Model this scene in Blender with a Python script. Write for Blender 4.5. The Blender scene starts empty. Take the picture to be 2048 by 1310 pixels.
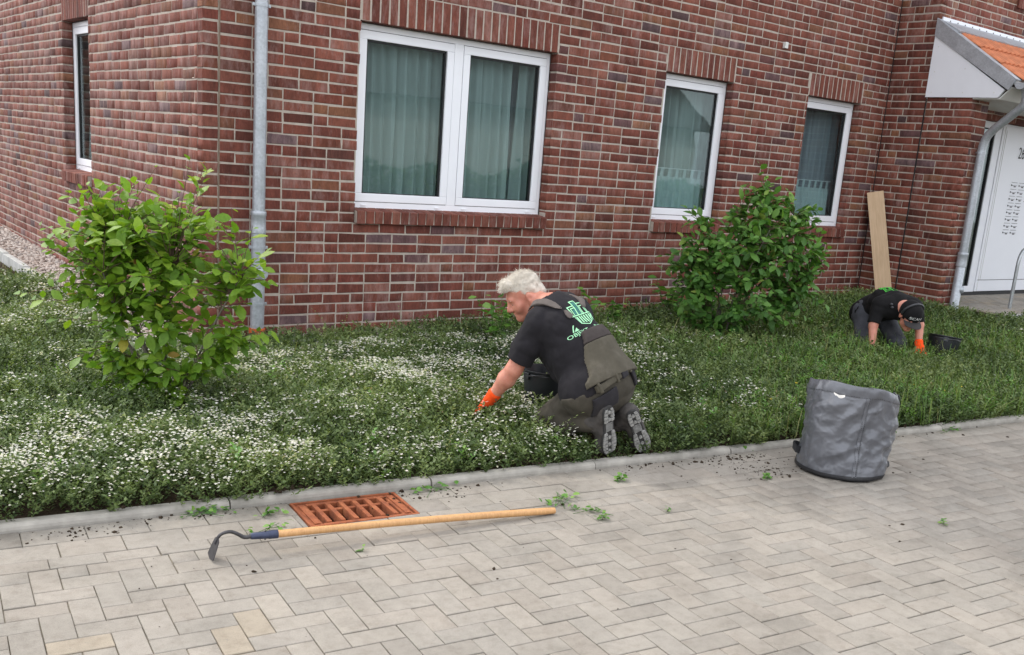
import bpy, bmesh, math, random
import numpy as np
from mathutils import Vector, Matrix
from mathutils.bvhtree import BVHTree
random.seed(7); RNG = np.random.default_rng(11)
R_ = math.radians
sc = bpy.context.scene
COL = sc.collection

# ------------------------------------------------------------------ camera, sky, sun, exposure
CF, CYAW, CPITCH, CROLL = 1999.245, 0.6862, -0.2371, -0.0860       # photo pixels of a 2048 px wide picture, radians
CPOS = np.array([-2.6711, -7.5530, 1.6739]); CPX, CPY = 78.45, 140.74
def cam_axes():
    ca, sa, cb, sb = math.cos(CYAW), math.sin(CYAW), math.cos(CPITCH), math.sin(CPITCH)
    fwd = np.array([sa*cb, ca*cb, sb]); right = np.array([ca, -sa, 0.]); down = np.cross(fwd, right)
    cr, sr = math.cos(CROLL), math.sin(CROLL)
    return cr*right + sr*down, -sr*right + cr*down, fwd
CR, CD, CFW = cam_axes()
cam_d = bpy.data.cameras.new('camera'); cam = bpy.data.objects.new('camera', cam_d); COL.objects.link(cam)
cam_d.sensor_width = 36; cam_d.lens = 36*CF/2048; cam_d.shift_x = -CPX/2048; cam_d.shift_y = CPY/2048
cam_d.clip_start = .05; cam_d.clip_end = 500
m = Matrix.Identity(4)
for i in range(3):
    m[i][0], m[i][1], m[i][2], m[i][3] = CR[i], -CD[i], -CFW[i], CPOS[i]
cam.matrix_world = m
sc.camera = cam
def seen(P):
    """photo pixel and depth of world points (used to choose which pieces show largest)"""
    q = np.asarray(P, float) - CPOS
    d = q @ CFW; dd = np.where(np.abs(d) < 1e-6, 1e-6, d)
    return 1024+CPX+CF*(q@CR)/dd, 655+CPY+CF*(q@CD)/dd, d

SUN_EL, SUN_DIR = R_(47), np.array([0.35, -1.0])                   # the light travels along SUN_DIR over the ground
SUN_DIR = SUN_DIR/np.linalg.norm(SUN_DIR)
world = bpy.data.worlds.new('World'); sc.world = world; world.use_nodes = True
wn = world.node_tree.nodes; wl = world.node_tree.links
bg = wn['Background']
sky = wn.new('ShaderNodeTexSky'); sky.sky_type = 'NISHITA'; sky.sun_disc = False
sky.sun_elevation = SUN_EL; sky.sun_rotation = math.atan2(-SUN_DIR[0], -SUN_DIR[1])
sky.air_density = 1.0; sky.dust_density = 4.0; sky.ozone_density = 1.0
hz = wn.new('ShaderNodeHueSaturation'); hz.inputs['Saturation'].default_value = .35   # thin cloud whitens the blue
veil = wn.new('ShaderNodeMix'); veil.data_type = 'RGBA'; veil.inputs[0].default_value = .65; veil.inputs[7].default_value = (7.0, 7.2, 7.7, 1)   # even bright cloud over most of the sky
wl.new(sky.outputs[0], hz.inputs['Color']); wl.new(hz.outputs[0], veil.inputs[6]); wl.new(veil.outputs[2], bg.inputs[0])
bg.inputs[1].default_value = 0.15
sun_d = bpy.data.lights.new('sun', 'SUN'); sun_d.energy = 0.72; sun_d.angle = R_(3.5); sun_d.color = (1.0, .95, .86)
sun = bpy.data.objects.new('sun', sun_d); COL.objects.link(sun)
L = Vector((SUN_DIR[0]*math.cos(SUN_EL), SUN_DIR[1]*math.cos(SUN_EL), -math.sin(SUN_EL)))
sun.rotation_euler = L.to_track_quat('-Z', 'Y').to_euler()
sc.view_settings.view_transform = 'Standard'; sc.view_settings.look = 'None'
sc.view_settings.gamma = 1; sc.view_settings.use_curve_mapping = False
sc.view_settings.exposure = 1.14
try:
    sc.cycles.max_bounces = 8; sc.cycles.transparent_max_bounces = 12; sc.cycles.use_denoising = True
except Exception: pass

# ------------------------------------------------------------------ materials
def nt(name):
    m = bpy.data.materials.new(name); m.use_nodes = True
    n, l = m.node_tree.nodes, m.node_tree.links
    return m, n, l, n['Principled BSDF']
def ramp(n, stops, interp='LINEAR'):
    r = n.new('ShaderNodeValToRGB'); r.color_ramp.interpolation = interp
    el = r.color_ramp.elements
    while len(el) > 1: el.remove(el[-1])
    el[0].position = stops[0][0]; el[0].color = (*stops[0][1], 1)
    for p, c in stops[1:]:
        e = el.new(p); e.color = (*c, 1)
    return r
def noise(n, l, scale, detail=4, rough=.6, coord='Object', vec_scale=None, dist=0):
    t = n.new('ShaderNodeTexCoord'); x = n.new('ShaderNodeTexNoise')
    x.inputs['Scale'].default_value = scale; x.inputs['Detail'].default_value = detail; x.inputs['Roughness'].default_value = rough
    x.inputs['Distortion'].default_value = dist
    src = t.outputs[coord] if coord != 'World' else None
    if coord == 'World':
        g = n.new('ShaderNodeNewGeometry'); src = g.outputs['Position']
    if vec_scale:
        mp = n.new('ShaderNodeMapping'); mp.inputs['Scale'].default_value = vec_scale
        l.new(src, mp.inputs[0]); src = mp.outputs[0]
    l.new(src, x.inputs['Vector'])
    return x
def mixc(n, l, fac, a, b, mode='MIX'):
    x = n.new('ShaderNodeMix'); x.data_type = 'RGBA'; x.blend_type = mode
    for sock, v in ((x.inputs[0], fac), (x.inputs[6], a), (x.inputs[7], b)):
        if hasattr(v, 'is_output') or isinstance(v, bpy.types.NodeSocket): l.new(v, sock)
        elif isinstance(v, (int, float)): sock.default_value = v
        else: sock.default_value = (*v, 1)
    return x.outputs[2]
def mth(n, l, op, a, b=0., clamp=False):
    x = n.new('ShaderNodeMath'); x.operation = op; x.use_clamp = clamp
    for s, v in ((x.inputs[0], a), (x.inputs[1], b)):
        if isinstance(v, bpy.types.NodeSocket): l.new(v, s)
        else: s.default_value = v
    return x.outputs[0]
def bump(n, l, p, h, strength=.3, dist=.005):
    b = n.new('ShaderNodeBump'); b.inputs['Strength'].default_value = strength; b.inputs['Distance'].default_value = dist
    l.new(h, b.inputs['Height']); l.new(b.outputs[0], p.inputs['Normal'])
def rnd(n, l):
    """per-piece random: mesh attribute on joined pieces, custom property on single ones"""
    a = n.new('ShaderNodeAttribute'); a.attribute_type = 'GEOMETRY'; a.attribute_name = 'rnd'
    b = n.new('ShaderNodeAttribute'); b.attribute_type = 'OBJECT'; b.attribute_name = 'rnd'
    return mth(n, l, 'ADD', a.outputs['Fac'], b.outputs['Fac'])
def simple(name, col, rough=.6, metal=0., var=.15, scale=30, bmp=0., spec=.5, bscale=None, vs=None, bd=.003):
    m, n, l, p = nt(name)
    x = noise(n, l, scale, 5, vec_scale=vs)
    a = tuple(c*(1-var) for c in col); b = tuple(min(1, c*(1+var)) for c in col)
    r = ramp(n, [(.3, a), (.7, b)]); l.new(x.outputs[0], r.inputs[0]); l.new(r.outputs[0], p.inputs['Base Color'])
    p.inputs['Roughness'].default_value = rough; p.inputs['Metallic'].default_value = metal
    p.inputs['Specular IOR Level'].default_value = spec
    if bmp:
        y = noise(n, l, bscale or scale*3, 6, vec_scale=vs); bump(n, l, p, y.outputs[0], bmp, bd)
    return m

def brick_mat(name='clinker_brick', bloom=0.):
    m, n, l, p = nt(name)
    r = rnd(n, l)
    pal = ramp(n, [(0, (.100, .033, .024)), (.16, (.195, .062, .042)), (.32, (.138, .043, .031)), (.46, (.225, .077, .052)), (.60, (.165, .052, .037)),
                   (.70, (.235, .092, .064)), (.78, (.155, .040, .029)), (.86, (.225, .098, .052)), (.94, (.115, .042, .036)), (.975, (.14, .088, .092)), (1, (.075, .043, .042))])
    l.new(r, pal.inputs[0])
    # grain running up and down the face, as on wire-cut clinker
    g = noise(n, l, 9, 6, .7, 'World', (1, 1, .25))
    g2 = noise(n, l, 70, 4, .7, 'World', (1, 1, .35))
    col = mixc(n, l, .8, pal.outputs[0], ramp_out(n, l, g.outputs[0], [(.25, (.40,)*3), (.5, (.95,)*3), (.78, (1.65,)*3)]), 'MULTIPLY')
    col = mixc(n, l, .75, col, ramp_out(n, l, g2.outputs[0], [(.3, (.62,)*3), (.55, (1.,)*3), (.8, (1.3,)*3)]), 'MULTIPLY')
    # pale mortar bloom in vertical smears, stronger on some bricks
    w = noise(n, l, 13, 5, .75, 'World', (1, 1, .3))
    off = mth(n, l, 'MULTIPLY', mth(n, l, 'FRACT', mth(n, l, 'MULTIPLY', r, 17.3)), .15)
    big = noise(n, l, .9, 3, .5, 'World'); f = mth(n, l, 'ADD', mth(n, l, 'ADD', w.outputs[0], off), bloom); f = mth(n, l, 'ADD', f, mth(n, l, 'MULTIPLY', mth(n, l, 'SUBTRACT', big.outputs[0], .48), .35))
    f = ramp_out(n, l, f, [(.60, (0,)*3), (.84, (.45,)*3)])
    col = mixc(n, l, f, col, (.40, .27, .245))
    # scorched spots
    v = noise(n, l, 21, 3, .6, 'World'); fv = ramp_out(n, l, v.outputs[0], [(.66, (0,)*3), (.74, (.7,)*3)])
    col = mixc(n, l, fv, col, (.07, .045, .045))
    l.new(col, p.inputs['Base Color']); p.inputs['Roughness'].default_value = .85; p.inputs['Specular IOR Level'].default_value = .25
    h = noise(n, l, 55, 6, .75, 'World', (1, 1, .5)); bump(n, l, p, h.outputs[0], .75, .006)
    return m
def ramp_out(n, l, fac, stops):
    r = ramp(n, stops); l.new(fac, r.inputs[0]); return r.outputs[0]
def paver_mat():
    m, n, l, p = nt('concrete_paver')
    r = rnd(n, l)
    pal = ramp(n, [(0, (.235, .215, .188)), (.2, (.280, .256, .222)), (.4, (.255, .236, .208)), (.6, (.288, .262, .228)), (.8, (.258, .232, .200)), (.93, (.295, .268, .232)), (.965, (.30, .262, .21)), (1, (.31, .262, .20))])
    l.new(r, pal.inputs[0])
    g = noise(n, l, 260, 5, .8, 'World'); g2 = noise(n, l, 2.2, 5, .65, 'World'); g3 = noise(n, l, 22, 5, .7, 'World')
    col = mixc(n, l, .8, pal.outputs[0], ramp_out(n, l, g.outputs[0], [(.3, (.70,)*3), (.5, (1.,)*3), (.72, (1.22,)*3)]), 'MULTIPLY')
    col = mixc(n, l, .8, col, ramp_out(n, l, g2.outputs[0], [(.3, (.70, .69, .67)), (.5, (1., .99, .97)), (.7, (1.16, 1.14, 1.12))]), 'MULTIPLY')
    col = mixc(n, l, .8, col, ramp_out(n, l, g3.outputs[0], [(.28, (.80, .77, .74)), (.5, (1., 1., 1.)), (.75, (1.12, 1.12, 1.1))]), 'MULTIPLY')
    sp = noise(n, l, 40, 2, .5, 'World'); fs = ramp_out(n, l, sp.outputs[0], [(.70, (0,)*3), (.76, (.55,)*3)])
    col = mixc(n, l, fs, col, (.20, .18, .15))
    l.new(col, p.inputs['Base Color']); p.inputs['Roughness'].default_value = .9; p.inputs['Specular IOR Level'].default_value = .25
    bump(n, l, p, g.outputs[0], .35, .003)
    return m
def leaf_mat(name, stops, rough=.45, trans=.25, key='rnd', spec=.5):
    m, n, l, p = nt(name)
    r = rnd(n, l)
    pal = ramp(n, stops); l.new(r, pal.inputs[0])
    x = noise(n, l, 60, 3, .6, 'World')
    col = mixc(n, l, .6, pal.outputs[0], ramp_out(n, l, x.outputs[0], [(.3, (.72,)*3), (.7, (1.2,)*3)]), 'MULTIPLY')
    l.new(col, p.inputs['Base Color']); p.inputs['Roughness'].default_value = rough; p.inputs['Specular IOR Level'].default_value = spec
    t = n.new('ShaderNodeBsdfTranslucent'); tc = mixc(n, l, 1.0, col, (1.25, 1.35, .55), 'MULTIPLY'); l.new(tc, t.inputs['Color'])
    ms = n.new('ShaderNodeMixShader'); ms.inputs[0].default_value = trans
    out = n['Material Output']; l.new(p.outputs[0], ms.inputs[1]); l.new(t.outputs[0], ms.inputs[2]); l.new(ms.outputs[0], out.inputs[0])
    return m
def glass_mat():
    m, n, l, p = nt('window_glass'); n.remove(p)
    tr = n.new('ShaderNodeBsdfTransparent'); tr.inputs[0].default_value = (.74, .81, .81, 1)
    gl = n.new('ShaderNodeBsdfGlossy'); gl.inputs['Roughness'].default_value = .012; gl.inputs['Color'].default_value = (.85, .93, .92, 1)
    g = n.new('ShaderNodeNewGeometry'); vd = n.new('ShaderNodeVectorMath'); vd.operation = 'DOT_PRODUCT'; l.new(g.outputs['Incoming'], vd.inputs[0]); l.new(g.outputs['Normal'], vd.inputs[1])
    ac = mth(n, l, 'ABSOLUTE', vd.outputs['Value']); om = mth(n, l, 'POWER', mth(n, l, 'SUBTRACT', 1., ac, True), 5.)
    x = noise(n, l, 1.3, 2, .5, 'World'); b = n.new('ShaderNodeBump'); b.inputs['Strength'].default_value = .035; b.inputs['Distance'].default_value = .05
    l.new(x.outputs[0], b.inputs['Height']); l.new(b.outputs[0], gl.inputs['Normal'])
    ms = n.new('ShaderNodeMixShader')
    f2 = mth(n, l, 'ADD', mth(n, l, 'MULTIPLY', om, .92), .055, True)
    l.new(f2, ms.inputs[0]); l.new(tr.outputs[0], ms.inputs[1]); l.new(gl.outputs[0], ms.inputs[2])
    l.new(ms.outputs[0], n['Material Output'].inputs[0])
    return m
def sheer_mat(name, col, op):
    m, n, l, p = nt(name)
    p.inputs['Base Color'].default_value = (*col, 1); p.inputs['Roughness'].default_value = .9
    t = n.new('ShaderNodeBsdfTranslucent'); t.inputs[0].default_value = (*col, 1)
    a = n.new('ShaderNodeMixShader'); a.inputs[0].default_value = .15; l.new(p.outputs[0], a.inputs[1]); l.new(t.outputs[0], a.inputs[2])
    tr = n.new('ShaderNodeBsdfTransparent'); b = n.new('ShaderNodeMixShader'); b.inputs[0].default_value = op
    l.new(tr.outputs[0], b.inputs[1]); l.new(a.outputs[0], b.inputs[2]); l.new(b.outputs[0], n['Material Output'].inputs[0])
    return m
def cloth_mat(name, col, var=.12, weave=900, rough=.9, bmp=.25, dirt=None, crease=.22):
    m, n, l, p = nt(name)
    x = noise(n, l, 14, 5, .65); y = noise(n, l, weave, 2)
    r = ramp(n, [(.3, tuple(c*(1-var) for c in col)), (.7, tuple(c*(1+var) for c in col))]); l.new(x.outputs[0], r.inputs[0])
    c = r.outputs[0]
    if dirt:
        d = noise(n, l, 6, 5, .7); f = ramp_out(n, l, d.outputs[0], [(.52, (0,)*3), (.75, (.55,)*3)]); c = mixc(n, l, f, c, dirt)
    l.new(c, p.inputs['Base Color']); p.inputs['Roughness'].default_value = rough; p.inputs['Specular IOR Level'].default_value = .2
    try: p.inputs['Sheen Weight'].default_value = .02
    except Exception: pass
    cr = noise(n, l, 16, 2.5, .5, 'World', None, .6); cr.noise_type = 'RIDGED_MULTIFRACTAL'; hh = mth(n, l, 'ADD', mth(n, l, 'MULTIPLY', cr.outputs[0], crease), mth(n, l, 'MULTIPLY', y.outputs[0], .03*bmp)); bump(n, l, p, hh, .9, .012)
    return m
def zinc_mat():
    m, n, l, p = nt('zinc')
    x = noise(n, l, 7, 6, .7); v = n.new('ShaderNodeTexVoronoi'); v.inputs['Scale'].default_value = 70
    t = n.new('ShaderNodeTexCoord'); l.new(t.outputs['Object'], v.inputs['Vector'])
    c = ramp_out(n, l, x.outputs[0], [(.3, (.36, .39, .42)), (.7, (.50, .53, .56))])
    c = mixc(n, l, .35, c, ramp_out(n, l, v.outputs['Color'], [(0, (.6,)*3), (1, (1.3,)*3)]), 'MULTIPLY')
    l.new(c, p.inputs['Base Color']); p.inputs['Metallic'].default_value = .45
    l.new(ramp_out(n, l, x.outputs[0], [(.3, (.36,)*3), (.7, (.55,)*3)]), p.inputs['Roughness'])
    return m
def wood_mat(name, a, b, axis=(6, 6, .5), rough=.6, sc_=10):
    m, n, l, p = nt(name)
    x = noise(n, l, sc_, 6, .65, 'Object', axis, 1.2)
    c = ramp_out(n, l, x.outputs[0], [(.3, a), (.7, b)])
    k = noise(n, l, 2.5, 3, .5); c = mixc(n, l, .5, c, ramp_out(n, l, k.outputs[0], [(.3, (.8, .78, .75)), (.7, (1.1,)*3)]), 'MULTIPLY')
    l.new(c, p.inputs['Base Color']); p.inputs['Roughness'].default_value = rough
    bump(n, l, p, x.outputs[0], .15, .002)
    return m
def skin_mat():
    m, n, l, p = nt('skin')
    x = noise(n, l, 18, 5, .6); y = noise(n, l, 220, 3)
    c = ramp_out(n, l, x.outputs[0], [(.3, (.50, .185, .125)), (.7, (.64, .29, .205))])
    l.new(c, p.inputs['Base Color']); p.inputs['Roughness'].default_value = .5
    p.inputs['Subsurface Weight'].default_value = .12; p.inputs['Subsurface Radius'].default_value = (.012, .004, .002)
    p.inputs['Subsurface Scale'].default_value = .6
    bump(n, l, p, y.outputs[0], .15, .001)
    return m
def rust_mat():
    m, n, l, p = nt('rusty_iron')
    x = noise(n, l, 14, 6, .7, 'World'); y = noise(n, l, 120, 5, .8, 'World')
    c = ramp_out(n, l, x.outputs[0], [(.25, (.12, .036, .016)), (.5, (.29, .080, .028)), (.75, (.38, .135, .052))])
    c = mixc(n, l, .7, c, ramp_out(n, l, y.outputs[0], [(.3, (.6,)*3), (.7, (1.25,)*3)]), 'MULTIPLY')
    l.new(c, p.inputs['Base Color']); p.inputs['Roughness'].default_value = .92; bump(n, l, p, y.outputs[0], .5, .003)
    return m
M = {}
M['brick'] = brick_mat(); M['brick_side'] = brick_mat('bloomed_clinker_brick', .075); M['paver'] = paver_mat(); M['glass'] = glass_mat(); M['zinc'] = zinc_mat(); M['skin'] = skin_mat(); M['rust'] = rust_mat()
M['mortar'] = simple('mortar', (.42, .365, .31), .95, var=.16, scale=18, bmp=.5, spec=.1)
M['joint_sand'] = simple('joint_sand', (.155, .135, .10), .95, var=.55, scale=7, bmp=.5, bscale=120, spec=.1)
M['kerb'] = simple('kerb_concrete', (.33, .31, .275), .9, var=.25, scale=9, bmp=.35, bscale=180, spec=.2)
M['concrete'] = simple('edging_concrete', (.42, .42, .40), .9, var=.22, scale=8, bmp=.3, bscale=150, spec=.2)
M['soil'] = simple('soil', (.055, .04, .028), .98, var=.4, scale=30, bmp=.9, spec=.05, bd=.02)
M['ground'] = simple('ground_earth', (.16, .15, .12), .95, var=.3, scale=2, spec=.1)
M['pebble'] = None
M['pvc'] = simple('white_pvc', (.84, .85, .88), .32, var=.02, scale=4, spec=.5)
M['gasket'] = simple('black_gasket', (.012, .012, .013), .6, var=.1)
M['room'] = simple('room_plaster', (.62, .62, .60), .9, var=.1, scale=2)
M['sheer'] = sheer_mat('sheer_curtain', (.72, .76, .74), .80)
M['sheer_grey'] = sheer_mat('grey_voile', (.60, .60, .66), .70)
M['cafe'] = sheer_mat('cafe_curtain', (.78, .86, .86), .88)
M['panel'] = simple('white_panel', (.78, .80, .84), .45, var=.03, scale=3)
M['door'] = simple('white_door', (.74, .76, .80), .35, var=.02, scale=2)
M['soffit'] = simple('soffit_board', (.66, .66, .63), .6, var=.04, scale=4)
M['ink'] = simple('black_print', (.010, .010, .011), .55, var=.1)
M['tile'] = simple('orange_tile', (.50, .17, .075), .8, var=.22, scale=12, bmp=.3)
M['plank'] = wood_mat('bare_plank', (.50, .34, .20), (.66, .48, .31), (7, 7, .35), .75)
M['handle'] = wood_mat('ash_handle', (.46, .235, .09), (.66, .38, .165), (12, 12, .6), .45)
M['steel_dark'] = simple('dark_steel', (.075, .072, .075), .55, .7, var=.35, scale=40, bmp=.2)
M['blue_ferrule'] = simple('blue_painted_steel', (.035, .045, .085), .45, .2, var=.25, scale=40)
M['bag_base'] = simple('black_coated_cloth', (.018, .018, .020), .6, var=.3, scale=20, bmp=.2)
M['stitch'] = simple('black_thread', (.015, .015, .018), .8)
M['tag'] = simple('white_tag', (.75, .72, .66), .7)
M['bucket'] = simple('black_bucket_plastic', (.016, .018, .021), .42, var=.25, scale=12)
M['shirt'] = cloth_mat('black_shirt', (.017, .0155, .018), .2)
M['bib'] = cloth_mat('grey_bib', (.082, .073, .054), .14, dirt=(.16, .14, .115))
M['bib_top'] = cloth_mat('brown_grey_yoke', (.054, .045, .042), .14)
M['strap'] = cloth_mat('grey_strap', (.12, .102, .092), .12)
M['trouser'] = cloth_mat('charcoal_trousers', (.060, .053, .041), .2, dirt=(.10, .085, .068))
M['pocket'] = cloth_mat('black_pocket', (.026, .024, .027), .2, dirt=(.06, .052, .046))
M['boot'] = simple('dusty_boot', (.060, .053, .048), .85, var=.35, scale=22, bmp=.35)
M['sole'] = simple('black_sole', (.035, .034, .033), .85, var=.3, scale=30, bmp=.3)
M['lug'] = simple('dusty_lug', (.27, .265, .25), .92, var=.3, scale=50, bmp=.4)
M['glove'] = cloth_mat('orange_glove', (.90, .085, .012), .12, 1100, .85, .3)
M['glove_palm'] = simple('black_latex', (.012, .012, .012), .6)
M['hair'] = simple('grey_hair', (.58, .53, .45), .6, var=.16, scale=50)
M['logo'] = simple('mint_print', (.38, .78, .45), .7, var=.08)
M['logo2'] = simple('green_print', (.09, .62, .07), .7, var=.08)
M['logo_teal'] = simple('teal_print', (.025, .16, .13), .7, var=.2)
M['print_white'] = simple('white_print', (.75, .75, .74), .7)
M['cap'] = cloth_mat('black_cap', (.009, .0085, .009), .2)
M['cap_brim'] = cloth_mat('grey_cap_brim', (.045, .042, .042), .15)
M['band'] = simple('charcoal_band', (.035, .036, .04), .45)
M['trouser2'] = cloth_mat('grey_work_trousers', (.060, .062, .072), .25, dirt=(.12, .12, .125))
M['orange_pipe'] = simple('orange_pipe', (.55, .11, .03), .5)
M['bark'] = simple('grey_bark', (.17, .15, .12), .9, var=.35, scale=40, bmp=.5)
M['twig'] = simple('brown_twig', (.10, .065, .04), .85, var=.3, scale=40)
M['leaf1'] = leaf_mat('bright_shrub_leaf', [(0, (.085, .185, .018)), (.35, (.145, .27, .024)), (.7, (.20, .325, .028)), (.93, (.27, .36, .04)), (.97, (.36, .34, .05)), (1, (.34, .13, .05))], .5, .36, spec=.35)
M['leaf2'] = leaf_mat('dark_shrub_leaf', [(0, (.048, .125, .026)), (.4, (.085, .20, .036)), (.75, (.125, .255, .046)), (.95, (.19, .33, .06)), (1, (.28, .36, .08))], .5, .28, spec=.35)
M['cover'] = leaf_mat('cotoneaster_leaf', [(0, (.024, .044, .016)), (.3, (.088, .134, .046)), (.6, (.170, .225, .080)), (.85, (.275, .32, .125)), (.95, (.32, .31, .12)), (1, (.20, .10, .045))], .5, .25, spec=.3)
M['weed'] = leaf_mat('weed_leaf', [(0, (.06, .16, .026)), (.5, (.11, .25, .038)), (1, (.20, .34, .065))], .5, .28)
M['grass'] = leaf_mat('grass_blade', [(0, (.075, .165, .03)), (.5, (.13, .24, .042)), (.85, (.20, .28, .07)), (1, (.28, .25, .10))], .5, .25)
M['lawn'] = leaf_mat('lawn_blade', [(0, (.07, .09, .03)), (.5, (.12, .13, .045)), (1, (.22, .19, .085))], .6, .2)
M['petal'] = leaf_mat('white_petal', [(0, (.62, .60, .52)), (.5, (.74, .73, .68)), (1, (.80, .72, .66))], .6, .3)
M['yellow'] = simple('yellow_petal', (.75, .5, .02), .6)
def pebble_mat():
    m, n, l, p = nt('gravel_pebble'); r = rnd(n, l)
    pal = ramp(n, [(0, (.30, .24, .20)), (.3, (.46, .38, .33)), (.55, (.36, .32, .29)), (.8, (.52, .45, .40)), (1, (.20, .17, .16))]); l.new(r, pal.inputs[0])
    l.new(pal.outputs[0], p.inputs['Base Color']); p.inputs['Roughness'].default_value = .85
    return m
M['pebble'] = pebble_mat()
M['bag'] = None

# ------------------------------------------------------------------ mesh helpers
def link(o, parent=None):
    COL.objects.link(o)
    if parent is not None: o.parent = parent
    return o
def mesh(name, V, F, mat, parent=None, smooth=False, attr=None, mats=None, midx=None):
    me = bpy.data.meshes.new(name)
    V = np.asarray(V, np.float32)
    if isinstance(F, np.ndarray) and F.ndim == 2:
        nf, k = F.shape
        me.vertices.add(len(V)); me.vertices.foreach_set('co', V.ravel())
        me.loops.add(nf*k); me.loops.foreach_set('vertex_index', F.astype(np.int32).ravel())
        me.polygons.add(nf); me.polygons.foreach_set('loop_start', np.arange(0, nf*k, k, dtype=np.int32))
        try: me.polygons.foreach_set('loop_total', np.full(nf, k, np.int32))
        except Exception: pass
        me.update(calc_edges=True)
    else:
        me.from_pydata(V.tolist(), [], [list(map(int, f)) for f in F]); me.update()
    if mats:
        for x in mats: me.materials.append(x)
        if midx is not None: me.polygons.foreach_set('material_index', np.asarray(midx, np.int32))
    else: me.materials.append(mat)
    if smooth: me.polygons.foreach_set('use_smooth', np.ones(len(me.polygons), bool))
    if attr is not None:
        a = me.attributes.new('rnd', 'FLOAT', 'POINT'); a.data.foreach_set('value', np.asarray(attr, np.float32))
    o = bpy.data.objects.new(name, me)
    return link(o, parent)
def thing(name, label, cat, loc=(0, 0, 0), group=None):
    o = bpy.data.objects.new(name, None); o.location = loc; o.empty_display_size = .1; link(o)
    return tag(o, label, cat, group)
def tag(o, label, cat, group=None, kind=None):
    if label: o['label'] = label
    if cat: o['category'] = cat
    if group: o['group'] = group
    if kind: o['kind'] = kind
    return o
def kind(o, k): o['kind'] = k; return o
class MB:
    """collects shapes into one mesh"""
    def __init__(s): s.V = []; s.F = []; s.n = 0
    def add(s, V, F):
        V = np.asarray(V, float).reshape(-1, 3)
        s.V.append(V); s.F += [[int(i)+s.n for i in f] for f in F]; s.n += len(V)
    def box(s, a, b, bevel=0.):
        x0, y0, z0 = np.minimum(a, b); x1, y1, z1 = np.maximum(a, b)
        if bevel <= 0:
            V = [(x0,y0,z0),(x1,y0,z0),(x1,y1,z0),(x0,y1,z0),(x0,y0,z1),(x1,y0,z1),(x1,y1,z1),(x0,y1,z1)]
            s.add(V, [(0,3,2,1),(4,5,6,7),(0,1,5,4),(1,2,6,5),(2,3,7,6),(3,0,4,7)])
        else:
            bm = bmesh.new(); bmesh.ops.create_cube(bm, size=1)
            for v in bm.verts:
                v.co = Vector(((x0+x1)/2+v.co.x*(x1-x0), (y0+y1)/2+v.co.y*(y1-y0), (z0+z1)/2+v.co.z*(z1-z0)))
            bmesh.ops.bevel(bm, geom=bm.edges[:], offset=bevel, segments=2, affect='EDGES', profile=.6)
            bm.verts.index_update()
            s.add([v.co[:] for v in bm.verts], [[v.index for v in f.verts] for f in bm.faces]); bm.free()
        return s
    def tube(s, P, r, n=12, cap=True, closed=False):
        P = np.asarray(P, float); k = len(P); r = np.full(k, r) if np.isscalar(r) else np.asarray(r, float)
        T = np.gradient(P, axis=0) if not closed else np.roll(P, -1, 0)-np.roll(P, 1, 0)
        T /= np.linalg.norm(T, axis=1)[:, None]+1e-12
        up = np.array([0, 0, 1.]) if abs(T[0][2]) < .9 else np.array([1., 0, 0])
        u = np.cross(T[0], up); u /= np.linalg.norm(u)
        a = np.arange(n)/n*2*math.pi; V = []
        for i in range(k):
            u = u-T[i]*(u@T[i]); u /= np.linalg.norm(u); w = np.cross(T[i], u)
            V.append(P[i]+r[i]*(np.cos(a)[:, None]*u+np.sin(a)[:, None]*w))
        F = []
        for i in range(k if closed else k-1):
            j = (i+1) % k
            for q in range(n): F.append((i*n+q, i*n+(q+1) % n, j*n+(q+1) % n, j*n+q))
        if cap and not closed: F.append(list(range(n))[::-1]); F.append([(k-1)*n+q for q in range(n)])
        s.add(np.vstack(V), F); return s
    def lathe(s, prof, center=(0, 0, 0), n=32, M3=None):
        a = np.arange(n)/n*2*math.pi; V = []
        for r, z in prof: V.append(np.c_[r*np.cos(a), r*np.sin(a), np.full(n, z)])
        V = np.vstack(V)
        if M3 is not None: V = V @ np.asarray(M3).T
        V = V+np.asarray(center)
        F = [(i*n+q, i*n+(q+1) % n, (i+1)*n+(q+1) % n, (i+1)*n+q) for i in range(len(prof)-1) for q in range(n)]
        s.add(V, F); return s
    def prism(s, poly, o, u, v, w, t):
        """polygon in the (u,v) plane at o, thickness t along w"""
        o, u, v, w = map(lambda x: np.asarray(x, float), (o, u, v, w)); k = len(poly)
        A = np.array([o+p[0]*u+p[1]*v for p in poly]); V = np.vstack([A, A+w*t])
        s.add(V, [list(range(k))[::-1], list(range(k, 2*k))]+[(i, (i+1) % k, k+(i+1) % k, k+i) for i in range(k)]); return s
    def build(s, name, mat, parent=None, smooth=False, attr=None):
        return mesh(name, np.vstack(s.V), s.F, mat, parent, smooth, attr)
def smooth_by_angle(o, deg=35):
    me = o.data; me.polygons.foreach_set('use_smooth', np.ones(len(me.polygons), bool))
    bm = bmesh.new(); bm.from_mesh(me); lim = R_(deg)
    for e in bm.edges:
        if len(e.link_faces) == 2 and e.calc_face_angle(0) > lim: e.smooth = False
    bm.to_mesh(me); bm.free(); return o
PV = np.array([(-1,-1),(1,-1),(1,1),(-1,1)], float)
PF = np.array([(8,9,10,11),(4,5,9,8),(5,6,10,9),(6,7,11,10),(7,4,8,11),(0,1,5,4),(1,2,6,5),(2,3,7,6),(3,0,4,7)])
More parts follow.
